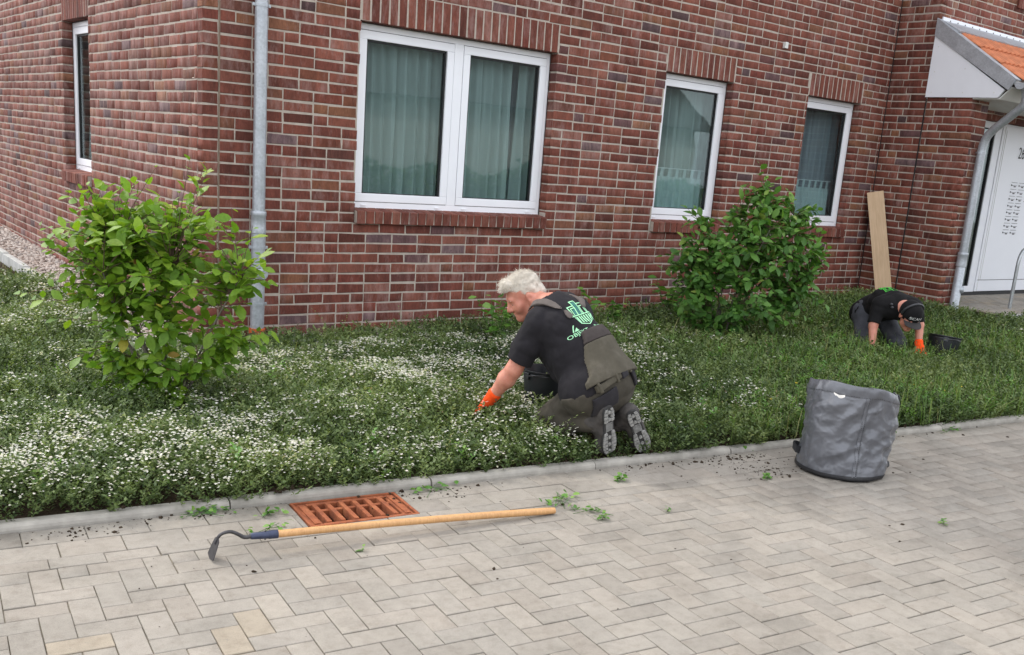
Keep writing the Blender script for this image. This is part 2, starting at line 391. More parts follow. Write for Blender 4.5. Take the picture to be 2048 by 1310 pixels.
def pieces(C, U, W, N, a, b, depth, ch=.004, jit=.0, proud=None, seed=0):
    """many chamfered blocks: front centre C, face axes U, W, outward N, full sizes a, b"""
    g = np.random.default_rng(seed); n = len(C)
    C = np.asarray(C, float).reshape(n, 3); U, W, N = (np.broadcast_to(np.asarray(x, float), (n, 3)) for x in (U, W, N))
    a = np.broadcast_to(a, n)/2.; b = np.broadcast_to(b, n)/2.; proud = np.zeros(n) if proud is None else proud
    out = np.zeros((n, 12, 3))
    J = g.normal(0, jit, (n, 4, 2)) if jit else np.zeros((n, 4, 2))
    for q in range(4):
        x = PV[q, 0]*a+J[:, q, 0]; y = PV[q, 1]*b+J[:, q, 1]
        base = C+x[:, None]*U+y[:, None]*W
        out[:, q] = base-N*depth; out[:, 4+q] = base+N*(proud-ch)[:, None]
        xi = x-PV[q, 0]*ch*1.2; yi = y-PV[q, 1]*ch*1.2
        out[:, 8+q] = C+xi[:, None]*U+yi[:, None]*W+N*proud[:, None]
    F = (PF[None]+12*np.arange(n)[:, None, None]).reshape(-1, 4)
    return out.reshape(-1, 3), F
def frame_mat(C, U, W, N):
    m = Matrix.Identity(4)
    for i in range(3): m[i][0], m[i][1], m[i][2], m[i][3] = U[i], W[i], N[i], C[i]
    return m
def vnoise(P, seed=0):
    """value noise, 3D, vectorised, about -1..1"""
    P = np.asarray(P, float); I = np.floor(P).astype(np.int64); f = P-I; f = f*f*(3-2*f); r = 0
    for dx in (0, 1):
        for dy in (0, 1):
            for dz in (0, 1):
                h = ((I[..., 0]+dx)*73856093 ^ (I[..., 1]+dy)*19349663 ^ (I[..., 2]+dz)*83492791 ^ (seed*2654435)) & 0xFFFFFF
                h = (h*1103515245+12345) & 0x7FFFFFFF; h = (h ^ (h >> 13))*1274126177 & 0x7FFFFFFF
                v = h/float(0x7FFFFFFF)*2-1
                r = r+v*(f[..., 0] if dx else 1-f[..., 0])*(f[..., 1] if dy else 1-f[..., 1])*(f[..., 2] if dz else 1-f[..., 2])
    return r
def vn2(x, y, s=1., seed=0):
    return vnoise(np.stack([np.asarray(x)*s, np.asarray(y)*s, np.zeros_like(np.asarray(x, float))+.37], -1), seed)
# ------------------------------------------------------------------ ground, pavement, kerb, bed
TH = R_(-6.7); E1 = np.array([math.cos(TH), math.sin(TH), 0]); E2 = np.array([-math.sin(TH), math.cos(TH), 0])   # along / across the kerb
def uv(u, v, z=0.): return u*E1+v*E2+np.array([0, 0, z])
ZZ = np.array([0, 0, 1.])
o = mesh('ground', [(-40, -60, -.30), (60, -60, -.30), (60, 60, -.30), (-40, 60, -.30)], [(0, 1, 2, 3)], M['ground']); kind(o, 'structure')
V0 = -3.47                                                            # foot of the kerb
GU0, GU1, GV0, GV1 = -.40, .13, V0-.335, V0-.015                      # the drain grate's place
pavement = mesh('pavement', [uv(u, v, -.007) for a, b, c, d in ((-9, GU0, -16, V0+.02), (GU1, 16, -16, V0+.02), (GU0, GU1, -16, GV0), (GU0, GU1, GV1, V0+.02)) for u, v in ((a, c), (b, c), (b, d), (a, d))], [(0, 1, 2, 3), (4, 5, 6, 7), (8, 9, 10, 11), (12, 13, 14, 15)], M['joint_sand']); kind(pavement, 'structure')
def in_grate(u0, u1, v0, v1): return u1 > GU0+.004 and u0 < GU1-.004 and v1 > GV0+.004 and v0 < GV1-.004
pv = []                                                               # (uc, vc, su, sv, family)
for (va, vb, ln, u0, fam) in ((V0, V0-.16, .24, -1.509, 'a'), (V0-.16, V0-.32, .24, -1.387, 'b'), (V0-.32, V0-.42, .20, -1.436, 'c')):
    for k in range(-32, 62):
        a, b = u0+ln*k, u0+ln*(k+1)
        if fam in 'ab' and in_grate(a, b, vb, va):
            if a < GU0-.02: pv.append(((a+GU0)/2, (va+vb)/2, GU0-a, va-vb, fam))
            if b > GU1+.02: pv.append(((b+GU1)/2, (va+vb)/2, b-GU1, va-vb, fam))
            if vb < GV0-.02: pv.append((((max(a, GU0)+min(b, GU1))/2), (vb+GV0)/2, min(b, GU1)-max(a, GU0), GV0-vb, fam))
            continue
        pv.append(((a+b)/2, (va+vb)/2, ln, va-vb, fam))
UH, VH = -1.612, V0-.42
for i in range(-70, 135):
    for j in range(0, 62):
        s_ = (i+j) % 4
        if s_ == 3: pv.append((UH+.1*(i+1), VH-.1*(j+.5), .2, .1, 'h'))
        elif s_ == 1: pv.append((UH+.1*(i+.5), VH-.1*(j+1), .1, .2, 'v'))
        elif s_ == 2 and j == 0: pv.append((UH+.1*(i+.5), VH-.05, .1, .1, 's'))
pvC = np.array([uv(p[0], p[1]) for p in pv]); pvS = np.array([(p[2], p[3]) for p in pv])
px, py, dp = seen(pvC)
ok = (px > -120) & (px < 2170) & (py > 300) & (py < 1420) & (dp > .3)
area = np.where(ok, pvS[:, 0]*pvS[:, 1]/np.maximum(dp, .3)**3, 0)
full = np.array([(p[4] in 'hv' or (p[4] in 'abc' and abs(p[2]-(.24 if p[4] != 'c' else .2)) < 1e-6 and abs(p[3]-(.16 if p[4] != 'c' else .1)) < 1e-6)) for p in pv])
inside = (px > 0) & (px < 2048) & (py > 0) & (py < 1310)
order = np.argsort(-np.where(full & inside, area, 0))[:300]
single = set(order.tolist())
gp = np.random.default_rng(5)
prnd = gp.random(len(pv))*.94
near_left = (pvC[:, 0] < -.9) & (gp.random(len(pv)) < .06) & (pvC[:, 1] < -3.9); prnd[near_left] = .965+.035*gp.random(near_left.sum())
pz = gp.normal(0, .0011, len(pv))
protos = {}
for key, (a, b) in (('h', (.2, .1)), ('v', (.1, .2)), ('a', (.24, .16)), ('c', (.2, .1))):
    protos[key] = []
    for vv in range(5):
        V, F = pieces([(0, 0, 0)], (1, 0, 0), (0, 1, 0), (0, 0, 1), a-.0032, b-.0032, .05, .0022, .0006, seed=vv+17)
        me = bpy.data.meshes.new('paver'); me.from_pydata(V.tolist(), [], F.tolist()); me.materials.append(M['paver']); protos[key].append(me)
for q in order.tolist():
    p = pv[q]; key = 'a' if p[4] in 'ab' else p[4]
    o = bpy.data.objects.new('paver', protos[key][q % 5]); link(o, pavement)
    o.location = uv(p[0], p[1], pz[q]); o.rotation_euler = (gp.normal(0, .0022), gp.normal(0, .0022), TH); o['rnd'] = float(prnd[q])
rest = np.array([q for q in range(len(pv)) if q not in single and (ok[q] or abs(px[q]-1000) < 2500)])
V, F = pieces(pvC[rest]+np.c_[np.zeros((len(rest), 2)), pz[rest]], E1, E2, ZZ, pvS[rest, 0]-.0032, pvS[rest, 1]-.0032, .05, .0022, .0006, seed=3)
kind(mesh('pavers', V, F, M['paver'], pavement, attr=np.repeat(prnd[rest], 12)), 'stuff')
# kerb of low round-edged stones, one metre each
kerb = mesh('kerb', [uv(-9, V0+.005, -.012), uv(16, V0+.005, -.012), uv(16, V0+.07, -.012), uv(-9, V0+.07, -.012)], [(0, 1, 2, 3)], M['joint_sand']); kind(kerb, 'structure')
prof = [(.0, -.10), (.0, .012), (.004, .024), (.012, .033), (.022, .037), (.062, .038), (.062, -.10)]
kb = []
for k in range(len(prof)): kb += [(0, prof[k][0], prof[k][1]), (.993, prof[k][0], prof[k][1])]
kF = [(2*k, 2*k+1, 2*k+3, 2*k+2) for k in range(len(prof)-1)]+[tuple(range(0, 2*len(prof), 2)), tuple(range(1, 2*len(prof), 2))[::-1]]
kme = bpy.data.meshes.new('kerb_stone'); kme.from_pydata(kb, [], [f[::-1] for f in kF]); kme.materials.append(M['kerb'])
for k in range(-7, 16):
    o = bpy.data.objects.new('kerb_stone', kme); link(o, kerb)
    o.location = uv(-.655+k-.003, V0+gp.normal(0, .002), gp.normal(0, .0015)); o.rotation_euler = (0, 0, TH+gp.normal(0, .0015))
# soil of the bed, rising to the wall
def bed_z(x, y):
    x = np.asarray(x, float); y = np.asarray(y, float)
    v = -math.sin(TH)*x+math.cos(TH)*y
    t = np.clip((v-V0-.08)/3.4, 0, 1)
    zw = .075+.021*np.clip(x, -3, 8)
    return .020*(1-t)+zw*t-.06*np.clip((x-8.5)/.6, 0, 1)*np.clip((y+2.2)/.5, 0, 1)+.012*vn2(x, y, 2.3, 4)
xs = np.linspace(-9, 14, 116); ts = np.linspace(0, 1, 30)
X = np.zeros((116, 30, 3))
for i, x in enumerate(xs):
    yk = (V0+.075)/math.cos(TH)+math.tan(TH)*x
    yw = np.where(x < -.52, 3.0, -.55)
    Y = yk+(yw-yk)*ts
    X[i, :, 0] = x; X[i, :, 1] = Y; X[i, :, 2] = bed_z(np.full(30, x), Y)
idx = np.arange(116*30).reshape(116, 30)
F = np.stack([idx[:-1, :-1], idx[1:, :-1], idx[1:, 1:], idx[:-1, 1:]], -1).reshape(-1, 4)
kind(mesh('flower_bed', X.reshape(-1, 3), F, M['soil'], smooth=True), 'structure')
# lawn ground beyond the side edging
o = mesh('lawn', [(-12, 3.0, .06), (-.57, 3.0, .06), (-.57, 14, .16), (-12, 14, .16)], [(0, 1, 2, 3)], M['soil']); kind(o, 'structure')
# gravel strip round the house
gs = MB()
gs.add([(-.50, -.50, .045), (0.05, -.50, .05), (.05, 12, .17), (-.50, 12, .17)], [(0, 1, 2, 3)])
gs.add([(.05, -.50, .045), (8.42, -.50, .235), (8.42, 0.05, .255), (.05, .05, .065)], [(0, 1, 2, 3)])
kind(gs.build('gravel_strip', M['soil']), 'structure')
n = 9000; gx = np.r_[gp.uniform(-.47, .02, 6000), gp.uniform(0, 8.4, 3000)]; gy = np.r_[gp.uniform(-.45, 9.5, 6000), gp.uniform(-.47, 0.0, 3000)]
gz = np.where(np.arange(n) < 6000, .045+.0104*np.clip(gy, 0, 12), .047+.0226*gx)+gp.uniform(.0, .016, n)
ico = bmesh.new(); bmesh.ops.create_icosphere(ico, subdivisions=1, radius=1); ico.verts.index_update()
IV = np.array([v.co[:] for v in ico.verts]); IF = np.array([[v.index for v in f.verts] for f in ico.faces]); ico.free()
def scatter(TV, TF, P, S, seed=0, flat=None, yaw_only=False):
    """copies of a template as one vertex/face array; S = (n,3) scales"""
    g = np.random.default_rng(seed); n = len(P)
    q = g.normal(size=(n, 4)); 
    if yaw_only: q[:, 1:3] *= .12
    q /= np.linalg.norm(q, axis=1)[:, None]; w, x, y, z = q.T
    Rm = np.stack([np.stack([1-2*(y*y+z*z), 2*(x*y-w*z), 2*(x*z+w*y)], -1), np.stack([2*(x*y+w*z), 1-2*(x*x+z*z), 2*(y*z-w*x)], -1), np.stack([2*(x*z-w*y), 2*(y*z+w*x), 1-2*(x*x+y*y)], -1)], 1)
    V = np.einsum('nij,nkj->nki', Rm, TV[None]*S[:, None, :])
    if flat is not None: V[:, :, 2] *= flat
    V = V+P[:, None, :]
    F = (TF[None]+len(TV)*np.arange(n)[:, None, None]).reshape(-1, TF.shape[1])
    return V.reshape(-1, 3), F
jit = IV*(1+.25*gp.normal(size=(len(IV), 1)))
V, F = scatter(jit, IF, np.c_[gx, gy, gz], gp.uniform(.012, .030, (n, 1))*gp.uniform(.7, 1.3, (n, 3)), 2, .75)
kind(mesh('gravel', V, F, M['pebble'], attr=np.repeat(gp.random(n), len(IV))), 'stuff')
# concrete edging stones
edg = mesh('concrete_edging', [(-.56, -.56, .0), (-.5, -.56, .0), (-.5, 11, .0), (-.56, 11, .0)], [(0, 1, 2, 3)], M['concrete']); kind(edg, 'structure')
es = MB().box((0, 0, -.25), (.06, .995, 0), .006).build('edging_stone', M['concrete'], edg); es.location = (-.56, -.56, .13)
for k in range(1, 11):
    o = es.copy(); link(o, edg); o.location = (-.56, -.56+k, .13+.0104*k)
for k in range(9):
    o = es.copy(); link(o, edg); o.location = (-.56+.06+k, -.56, .125+.0226*k); o.rotation_euler = (0, 0, -math.pi/2); o.location.y = -.50

# ------------------------------------------------------------------ the brick house
H = 1/12.; ZL = 2.58; DEP = .10
house = thing('brick_house', 'red brick house with white framed windows, grey downpipes and a porch roof', 'house', (0, 0, 0))
def rects_minus(u0, u1, w0, w1, holes):
    us = sorted({u0, u1, *[h[0] for h in holes], *[h[1] for h in holes]}); ws = sorted({w0, w1, *[h[2] for h in holes], *[h[3] for h in holes]})
    us = [u for u in us if u0 <= u <= u1]; ws = [w for w in ws if w0 <= w <= w1]
    for i in range(len(us)-1):
        run = None
        for j in range(len(ws)-1):
            cu, cw = (us[i]+us[i+1])/2, (ws[j]+ws[j+1])/2
            hole = any(h[0] < cu < h[1] and h[2] < cw < h[3] for h in holes)
            if not hole: run = (run[0], ws[j+1]) if run else (ws[j], ws[j+1])
            if (hole or j == len(ws)-2) and run: yield us[i], us[i+1], run[0], run[1]; run = None
class Wall:
    """a brick skin: origin O, along U, up Z, outward N; openings (u0,u1,z0,z1)"""
    allb = []
    def __init__(s, name, O, U, N, u0, u1, z0, z1, holes, seed, joint=None, corner0=False, corner1=False):
        s.O, s.U, s.N = np.array(O, float), np.array(U, float), np.array(N, float)
        mb = MB()
        for a, b, c, d in rects_minus(u0+(.006 if corner0 else 0), u1-(.006 if corner1 else 0), z0, z1, [(h[0]-.006, h[1]+.006, h[2], h[3]+.006) for h in holes]):
            V = [];
            for t in (.0035, DEP):
                for (p, q) in ((a, c), (b, c), (b, d), (a, d)): V.append(s.O+s.U*p+ZZ*q-s.N*t)
            mb.add(V, [(0, 1, 2, 3), (7, 6, 5, 4), (0, 4, 5, 1), (1, 5, 6, 2), (2, 6, 7, 3), (3, 7, 4, 0)])
        s.slab = mb.build('wall', M['mortar'], house)
        g = random.Random(seed); kk = int(math.floor((z0-ZL)/H)); K1 = int(math.ceil((z1-ZL)/H)); prev = 0
        for k in range(kk, K1):
            zc = ZL+(k+.5)*H; x = u0
            if corner0: s.brick(x, x+.115, zc); x += .125
            else: x -= g.choice((0, .06, .125, .18))
            last = None; run = 0
            while x < u1-.01:
                w = .24 if (g.random() < .80 or last == 'h') else .115
                if w == .115: last = 'h'
                else: last = 's'
                a, b = max(x, u0), min(x+w, u1)
                if corner1 and b > u1-.10: b = u1; w = 9
                if b-a > .02: s.brick(a, b, zc, holes)
                x += w+.010
    def brick(s, a, b, zc, holes=()):
        parts = [(a, b)]
        for h in holes:
            if h[4] is not None and zc+.03 > h[3] and zc-.03 < h[4]: lo, hi = h[0]-.012, h[1]+.012   # behind the soldier course
            elif zc > h[2] and zc < h[3]: lo, hi = h[0], h[1]
            else: continue
            nx = []
            for (p, q) in parts:
                if q <= lo or p >= hi: nx.append((p, q)); continue
                if p < lo-.03: nx.append((p, lo))
                if q > hi+.03: nx.append((hi, q))
            parts = nx
        for (p, q) in parts:
            if q-p < .02: continue
            c = s.O+s.U*(p+q)/2+ZZ*zc
            Wall.allb.append((c, s.U, s.N, q-p, s.slab))
W1 = (1.257, 3.245, .997, 2.58, 2.83); W2 = (4.64, 5.64, .997, 2.58, 2.83); W3 = (6.907, 7.907, .997, 2.58, 2.83)
LW = (3.06, 4.06, .997, 2.58, 2.83)
front = Wall('front', (0, 0, 0), (1, 0, 0), (0, -1, 0), 0, 8.42, -.1, 4.35, [W1, W2, W3], 3, corner0=True)
side = Wall('side', (0, 0, 0), (0, 1, 0), (-1, 0, 0), 0.111, 11, -.1, 3.7, [LW], 5)
bay_side = Wall('bay', (8.42, 0, 0), (0, -1, 0), (-1, 0, 0), 0, .535, .0, 4.7, [], 8, corner1=True)
porch_side = Wall('porch', (8.42, -.535, 0), (0, -1, 0), (-1, 0, 0), .008, .585, .0, 2.70, [], 9, corner1=True)
pier = Wall('pier', (8.42, -1.12, 0), (1, 0, 0), (0, -1, 0), .104, .38, .0, 2.70, [], 10, corner1=True)
bay_front = Wall('bayfront', (8.42, -.535, 0), (1, 0, 0), (0, -1, 0), .104, 4.6, 2.60, 4.7, [(1.66, 2.7, 4.05, 4.7, None)], 12)
# inside of pier and bay (solid behind the skins)
MB().box((8.53, -1.015, 0), (8.795, -.42, 2.7)).build('pier_core', M['mortar'], house)
# upper storeys: plain brick cladding and roof, above what the picture shows
def upper_mat():
    m, n, l, p = nt('upper_brickwork')
    b = n.new('ShaderNodeTexBrick'); t = n.new('ShaderNodeTexCoord'); mp = n.new('ShaderNodeMapping'); mp.inputs['Rotation'].default_value = (math.pi/2, 0, 0)
    l.new(t.outputs['Object'], mp.inputs[0]); l.new(mp.outputs[0], b.inputs['Vector'])
    b.inputs['Scale'].default_value = 1; b.inputs['Brick Width'].default_value = .25; b.inputs['Row Height'].default_value = H; b.inputs['Mortar Size'].default_value = .006
    b.inputs['Color1'].default_value = (.24, .065, .048, 1); b.inputs['Color2'].default_value = (.17, .05, .04, 1); b.inputs['Mortar'].default_value = (.45, .41, .36, 1)
    l.new(b.outputs[0], p.inputs['Base Color']); p.inputs['Roughness'].default_value = .9; return m
M['upper'] = upper_mat()
ub = MB()
ub.box((.004, .004, 4.36), (8.5, .2, 7.0)); ub.box((.004, .2, 3.71), (.2, 11, 7.0)); ub.box((8.425, -.515, 4.71), (14, .004, 7.0)); ub.box((.2, 10.8, 0), (14, 11, 7)); ub.box((13.8, -.4, 0), (14, 10.8, 7))
ub.build('upper_wall', M['upper'], house)
rf = MB(); rf.add([(-.35, -.95, 6.75), (14.4, -.95, 6.75), (14.4, 11.5, 6.75), (-.35, 11.5, 6.75), (-.35, 5.3, 11.2), (14.4, 5.3, 11.2)], [(0, 1, 5, 4), (2, 3, 4, 5), (0, 4, 3), (1, 2, 5), (3, 2, 1, 0)])
rf.build('roof', M['tile'], house)

# bricks: the 300 that show largest are objects, the rest one piece of each wall
B = Wall.allb; BC = np.array([b[0] for b in B]); BN = np.array([b[2] for b in B]); BW = np.array([b[3] for b in B])
px, py, dp = seen(BC+BN*.0)
view = CPOS-BC; cosv = (view*BN).sum(1)/np.linalg.norm(view, axis=1)
area = BW*np.maximum(cosv, 0)/np.maximum(dp, .5)**2
area[(px < 0) | (px > 2048) | (py < 0) | (py > 1310) | ((px > 180) & (px < 400) & (py > 440))] = 0
shared_ok = np.isin(np.round(BW, 3), (.24, .115))
order = np.argsort(-np.where(shared_ok, area, 0))[:300]; single = set(order.tolist())
gb = np.random.default_rng(21); brnd = gb.random(len(B))
bme = {}
for w in (.24, .115):
    bme[w] = []
    for vv in range(7):
        V, F = pieces([(0, 0, 0)], (1, 0, 0), (0, 1, 0), (0, 0, 1), w, .0705, .10, .0032, .0022, seed=vv+40)
        me = bpy.data.meshes.new('brick'); me.from_pydata(V.tolist(), [], F.tolist()); me.materials.append(M['brick']); bme[w].append(me)
for q in order.tolist():
    c, U, N, w, slab = B[q]
    o = bpy.data.objects.new('brick', bme[.24 if w > .2 else .115][q % 7]); link(o, slab)
    o.matrix_local = frame_mat(c+N*float(np.clip(gb.normal(0, .0012), -.0016, .0022))+ZZ*gb.normal(0, .0012), np.cross(ZZ, N), ZZ, N); o['rnd'] = float(brnd[q])
for slab in dict.fromkeys(b[4] for b in B):
    r = np.array([q for q in range(len(B)) if q not in single and B[q][4] is slab])
    U, N = B[r[0]][1], B[r[0]][2]
    V, F = pieces(BC[r]+ZZ*gb.normal(0, .0012, len(r))[:, None], U, ZZ, N, BW[r], .0705, .10, .0032, .0021, np.clip(gb.normal(0, .0012, len(r)), -.0016, .0022), 6)
    if np.dot(np.cross(U, ZZ), N) < 0: F = F[:, ::-1]
    kind(mesh('brickwork', V, F, M['brick_side'] if slab is side.slab else M['brick'], slab, attr=np.repeat(brnd[r], 12)), 'stuff')
# soldier courses over the windows and brick-on-edge sills
def soldier(wall, h, n, sill=True):
    g = np.random.default_rng(int(h[0]*100)); w = (h[1]-h[0])/n
    me = None
    for k in range(n):
        c = wall.O+wall.U*(h[0]+w*(k+.5))+ZZ*(ZL+.125)
        V, F = pieces([(0, 0, 0)], (1, 0, 0), (0, 1, 0), (0, 0, 1), w-.012, .24, DEP, .004, .0012, seed=k % 4)
        if me is None or k < 4:
            me = bpy.data.meshes.new('soldier_brick'); me.from_pydata(V.tolist(), [], F.tolist()); me.materials.append(M['brick'])
        o = bpy.data.objects.new('soldier_brick', me); link(o, wall.slab); o['rnd'] = float(g.random()*.8)
        o.matrix_local = frame_mat(c+wall.N*g.normal(0, .001), np.cross(ZZ, wall.N), ZZ, wall.N)
    sm = None
    for k in range(n):
        a = wall.O+wall.U*(h[0]+w*(k+.5))
        if sm is None or k < 3:
            b2 = MB(); hw = (w-.012)/2; j = [g.normal(0, .0015) for _ in range(4)]
            zt, zb = .112, .0
            P = [(-.11, zt+.012), (.040+j[0], zt-.006+j[1]), (.044+j[0], zt-.012+j[1]), (.042+j[2], zb+.004), (.038+j[2], zb), (-.11, zb)]
            V = [(-hw, y, z) for y, z in P]+[(hw, y, z) for y, z in P]
            b2.add(V, [tuple(range(6)), tuple(range(6, 12))[::-1]]+[(i, 6+i, 6+(i+1) % 6, (i+1) % 6) for i in range(6)])
            me2 = bpy.data.meshes.new('sill_brick'); me2.from_pydata(np.vstack(b2.V).tolist(), [], b2.F); me2.materials.append(M['brick']); sm = me2
            bm = bmesh.new(); bm.from_mesh(me2); bmesh.ops.recalc_face_normals(bm, faces=bm.faces); bm.to_mesh(me2); bm.free()
        o = bpy.data.objects.new('sill_brick', sm); link(o, wall.slab); o['rnd'] = float(.15+g.random()*.6)
        o.matrix_local = frame_mat(a+ZZ*(h[2]-.002)+wall.N*g.normal(0, .0015), np.cross(wall.N, ZZ), wall.N, ZZ)
    # mortar bed under and between the sill bricks
    b3 = MB(); V = []
    for (y, z) in ((-.10, .118), (.034, .100), (.036, .004), (-.10, .004)):
        V.append((y, z))
    P0 = [wall.O+wall.U*(h[0]+.003)+wall.N*y+ZZ*(h[2]+z) for y, z in V]; P1 = [wall.O+wall.U*(h[1]-.003)+wall.N*y+ZZ*(h[2]+z) for y, z in V]
    b3.add(P0+P1, [(0, 1, 2, 3), (7, 6, 5, 4)]+[(i, 4+i, 4+(i+1) % 4, (i+1) % 4) for i in range(4)])
    b3.build('sill_mortar', M['mortar'], wall.slab)
for wl_, h, n in ((front, W1, 24), (front, W2, 12), (front, W3, 12), (side, LW, 12)): soldier(wl_, h, n)

# ------------------------------------------------------------------ windows
def window(wall, h, casements, curtain, vents=(.08, .30)):
    """white frame recessed a brick deep; casements = list of (u0,u1) fractions"""
    U, N = wall.U, wall.N; z0, z1 = h[2]+.118, h[3]-.004; u0, u1 = h[0]+.003, h[1]-.003
    def bx(mb, a, b, c, d, t0, t1, bev=.003):
        # box in wall frame: a..b along, c..d up, depth t0..t1 inward
        tmp = MB().box((a, -t1, c), (b, -t0, d), bev); V = np.vstack(tmp.V)
        Wd = wall.O+V[:, :1]*U+V[:, 2:3]*ZZ+V[:, 1:2]*N
        mb.add(Wd, tmp.F)
    D0 = .104
    fr = MB(); fb = .05
    bx(fr, u0, u1, z1-.045, z1, D0, D0+.07); bx(fr, u0, u1, z0, z0+fb, D0, D0+.07)
    bx(fr, u0, u0+.035, z0+fb, z1-.045, D0, D0+.07); bx(fr, u1-.035, u1, z0+fb, z1-.045, D0, D0+.07)
    edges = []
    if len(casements) == 2:
        mu = (u0+u1)/2; bx(fr, mu-.045, mu+.045, z0+fb, z1-.045, D0-.001, D0+.07); edges = [(u0+.035, mu-.045), (mu+.045, u1-.035)]
    else: edges = [(u0+.035, u1-.035)]
    f = fr.build('window', M['pvc'], house)
    bxs = MB()
    for a, b in edges:
        for v in (a+.07, b-.12):
            bx(bxs, v, v+.045, z0+.018, z0+.030, D0-.008, D0+.002, .002)
    bxs.build('drain_cap', M['pvc'], f)
    for (a, b) in edges:
        s = MB(); c, d = z0+fb+.004, z1-.049; a2, b2 = a+.004, b-.004; w = .068
        bx(s, a2, b2, d-w, d, D0-.006, D0+.06, .005); bx(s, a2, b2, c, c+w, D0-.006, D0+.06, .005)
        bx(s, a2, a2+w, c+w, d-w, D0-.006, D0+.06, .005); bx(s, b2-w, b2, c+w, d-w, D0-.006, D0+.06, .005)
        sa = s.build('sash', M['pvc'], f)
        k = MB(); g0, g1, h0, h1 = a2+w, b2-w, c+w, d-w
        t = .016
        bx(k, g0, g1, h1-t, h1, D0+.012, D0+.052, 0); bx(k, g0, g1, h0, h0+.006, D0+.012, D0+.052, 0); bx(k, g0, g0+t, h0, h1, D0+.012, D0+.052, 0); bx(k, g1-t, g1, h0, h1, D0+.012, D0+.052, 0)
        k.build('gasket', M['gasket'], f)
        P = [wall.O+U*g0+ZZ*h0-N*(D0+.024), wall.O+U*g1+ZZ*h0-N*(D0+.024), wall.O+U*g1+ZZ*h1-N*(D0+.024), wall.O+U*g0+ZZ*h1-N*(D0+.024)]
        Q = [p-N*.006 for p in P]
        mesh('pane', P+Q, [(0, 1, 2, 3), (7, 6, 5, 4)], M['glass'], f)
    # dark seam behind the casement gaps
    sm = MB()
    for (a, b) in edges: bx(sm, a-.002, b+.002, z0+fb-.002, z0+fb+.02, D0+.012, D0+.05, 0); bx(sm, a-.002, b+.002, z1-.065, z1-.043, D0+.012, D0+.05, 0); bx(sm, a-.002, a+.02, z0+fb+.02, z1-.065, D0+.012, D0+.05, 0); bx(sm, b-.02, b+.002, z0+fb+.02, z1-.065, D0+.012, D0+.05, 0)
    sm.build('seal', M['gasket'], f)
    # room behind
    rm = MB(); x0, x1, za, zb, t0, t1 = u0-.5, u1+.5, .4, 2.75, .19, 3.2
    c = [wall.O+U*a+ZZ*z-N*t for t in (t0, t1) for (a, z) in ((x0, za), (x1, za), (x1, zb), (x0, zb))]
    rm.add(c, [(4, 5, 6, 7), (0, 4, 7, 3), (1, 2, 6, 5), (3, 7, 6, 2), (0, 1, 5, 4)])
    # inner wall round the opening
    for a, b, cc, d in rects_minus(x0, x1, za, zb, [(u0+.02, u1-.02, z0+.02, z1-.02)]):
        rm.add([wall.O+U*p+ZZ*q-N*.19 for p, q in ((a, cc), (b, cc), (b, d), (a, d))], [(0, 1, 2, 3)])
    rm.build('room', M['room'], f)
    def drape(name, a, b, za, zb, t, mat, amp, freq, seed, flare=0., gather=1.):
        g = np.random.default_rng(seed); nu, nz = int((b-a)*110)+8, 9
        s = np.linspace(0, 1, nu); ph = np.cumsum(g.uniform(.4, 1.6, nu)); ph = ph/ph[-1]*freq*(b-a)*2*math.pi; amp *= 1.7
        V = []
        for j in range(nz):
            r = j/(nz-1); am = amp*(.55+.45*(1-r))
            wv = np.sin(ph+.5*math.sin(3*r+seed))*am+.35*am*np.sin(2.3*ph+1.3*r)
            uu = a+(b-a)*s
            V.append(wall.O+uu[:, None]*U+(za+(zb-za)*r)*ZZ-(t+wv[:, None]+flare*(1-r))*N)
        I = np.arange(nu*nz).reshape(nz, nu)
        F = np.stack([I[:-1, :-1], I[:-1, 1:], I[1:, 1:], I[1:, :-1]], -1).reshape(-1, 4)
        return mesh(name, np.vstack(V), F, mat, f, True)
    if curtain == 'full':
        drape('curtain', u0-.1, u0+1.02, z0-.15, z1+.05, .245, M['sheer'], .028, 9, 3)
        drape('curtain', u0+1.00, u1-.30, z0-.15, z1+.05, .25, M['sheer'], .028, 9, 5)
        drape('curtain', u1-.235, u1+.2, z0-.15, z1+.05, .245, M['sheer'], .03, 10, 8)
        drape('curtain', u0+1.0, u1+.1, z0-.15, z1+.05, .42, M['sheer_grey'], .03, 7, 18)
    else:
        ma = M['sheer'] if curtain == 'cafe' else M['sheer_grey']
        drape('curtain', u0+.30, u1+.05, z0-.2, z1+.05, .33, ma, .03, 8, 4)
        if curtain == 'cafe': drape('curtain', u0+.62, u1+.15, z0-.2, z1+.05, .38, M['sheer'], .012, 5, 9)
        else: drape('curtain', u0-.1, u0+.36, z0-.2, z1+.05, .36, M['sheer_grey'], .012, 4, 6); drape('curtain', u0+.55, u1+.15, z0-.2, z1+.05, .40, M['sheer'], .012, 4, 9)
        zt = z0+.445
        drape('curtain', u0+.02, u1-.10, z0+.04, zt, .225, M['cafe'], .014, 10, 13)
        tb = MB(); nt_ = 8
        for q in range(nt_):
            uc = u0+.06+(u1-u0-.20)*q/(nt_-1)
            tmp = [(uc-.022, zt-.01), (uc+.022, zt-.01), (uc+.030, zt+.085), (uc-.010, zt+.085)]
            tb.add([wall.O+U*p+ZZ*z-N*(.222) for p, z in tmp], [(0, 1, 2, 3)])
        tb.build('tab', M['cafe'], f)
        rd = MB(); rd.tube([wall.O+U*(u0+.0)+ZZ*(zt+.085)-N*.225, wall.O+U*(u1-.07)+ZZ*(zt+.085)-N*.225], .005, 8); rd.build('curtain_rod', M['pvc'], f)
    return f
window(front, W1, (0, 1), 'full'); window(front, W2, (0,), 'cafe'); window(front, W3, (0,), 'grey'); window(side, LW, (0,), 'grey')
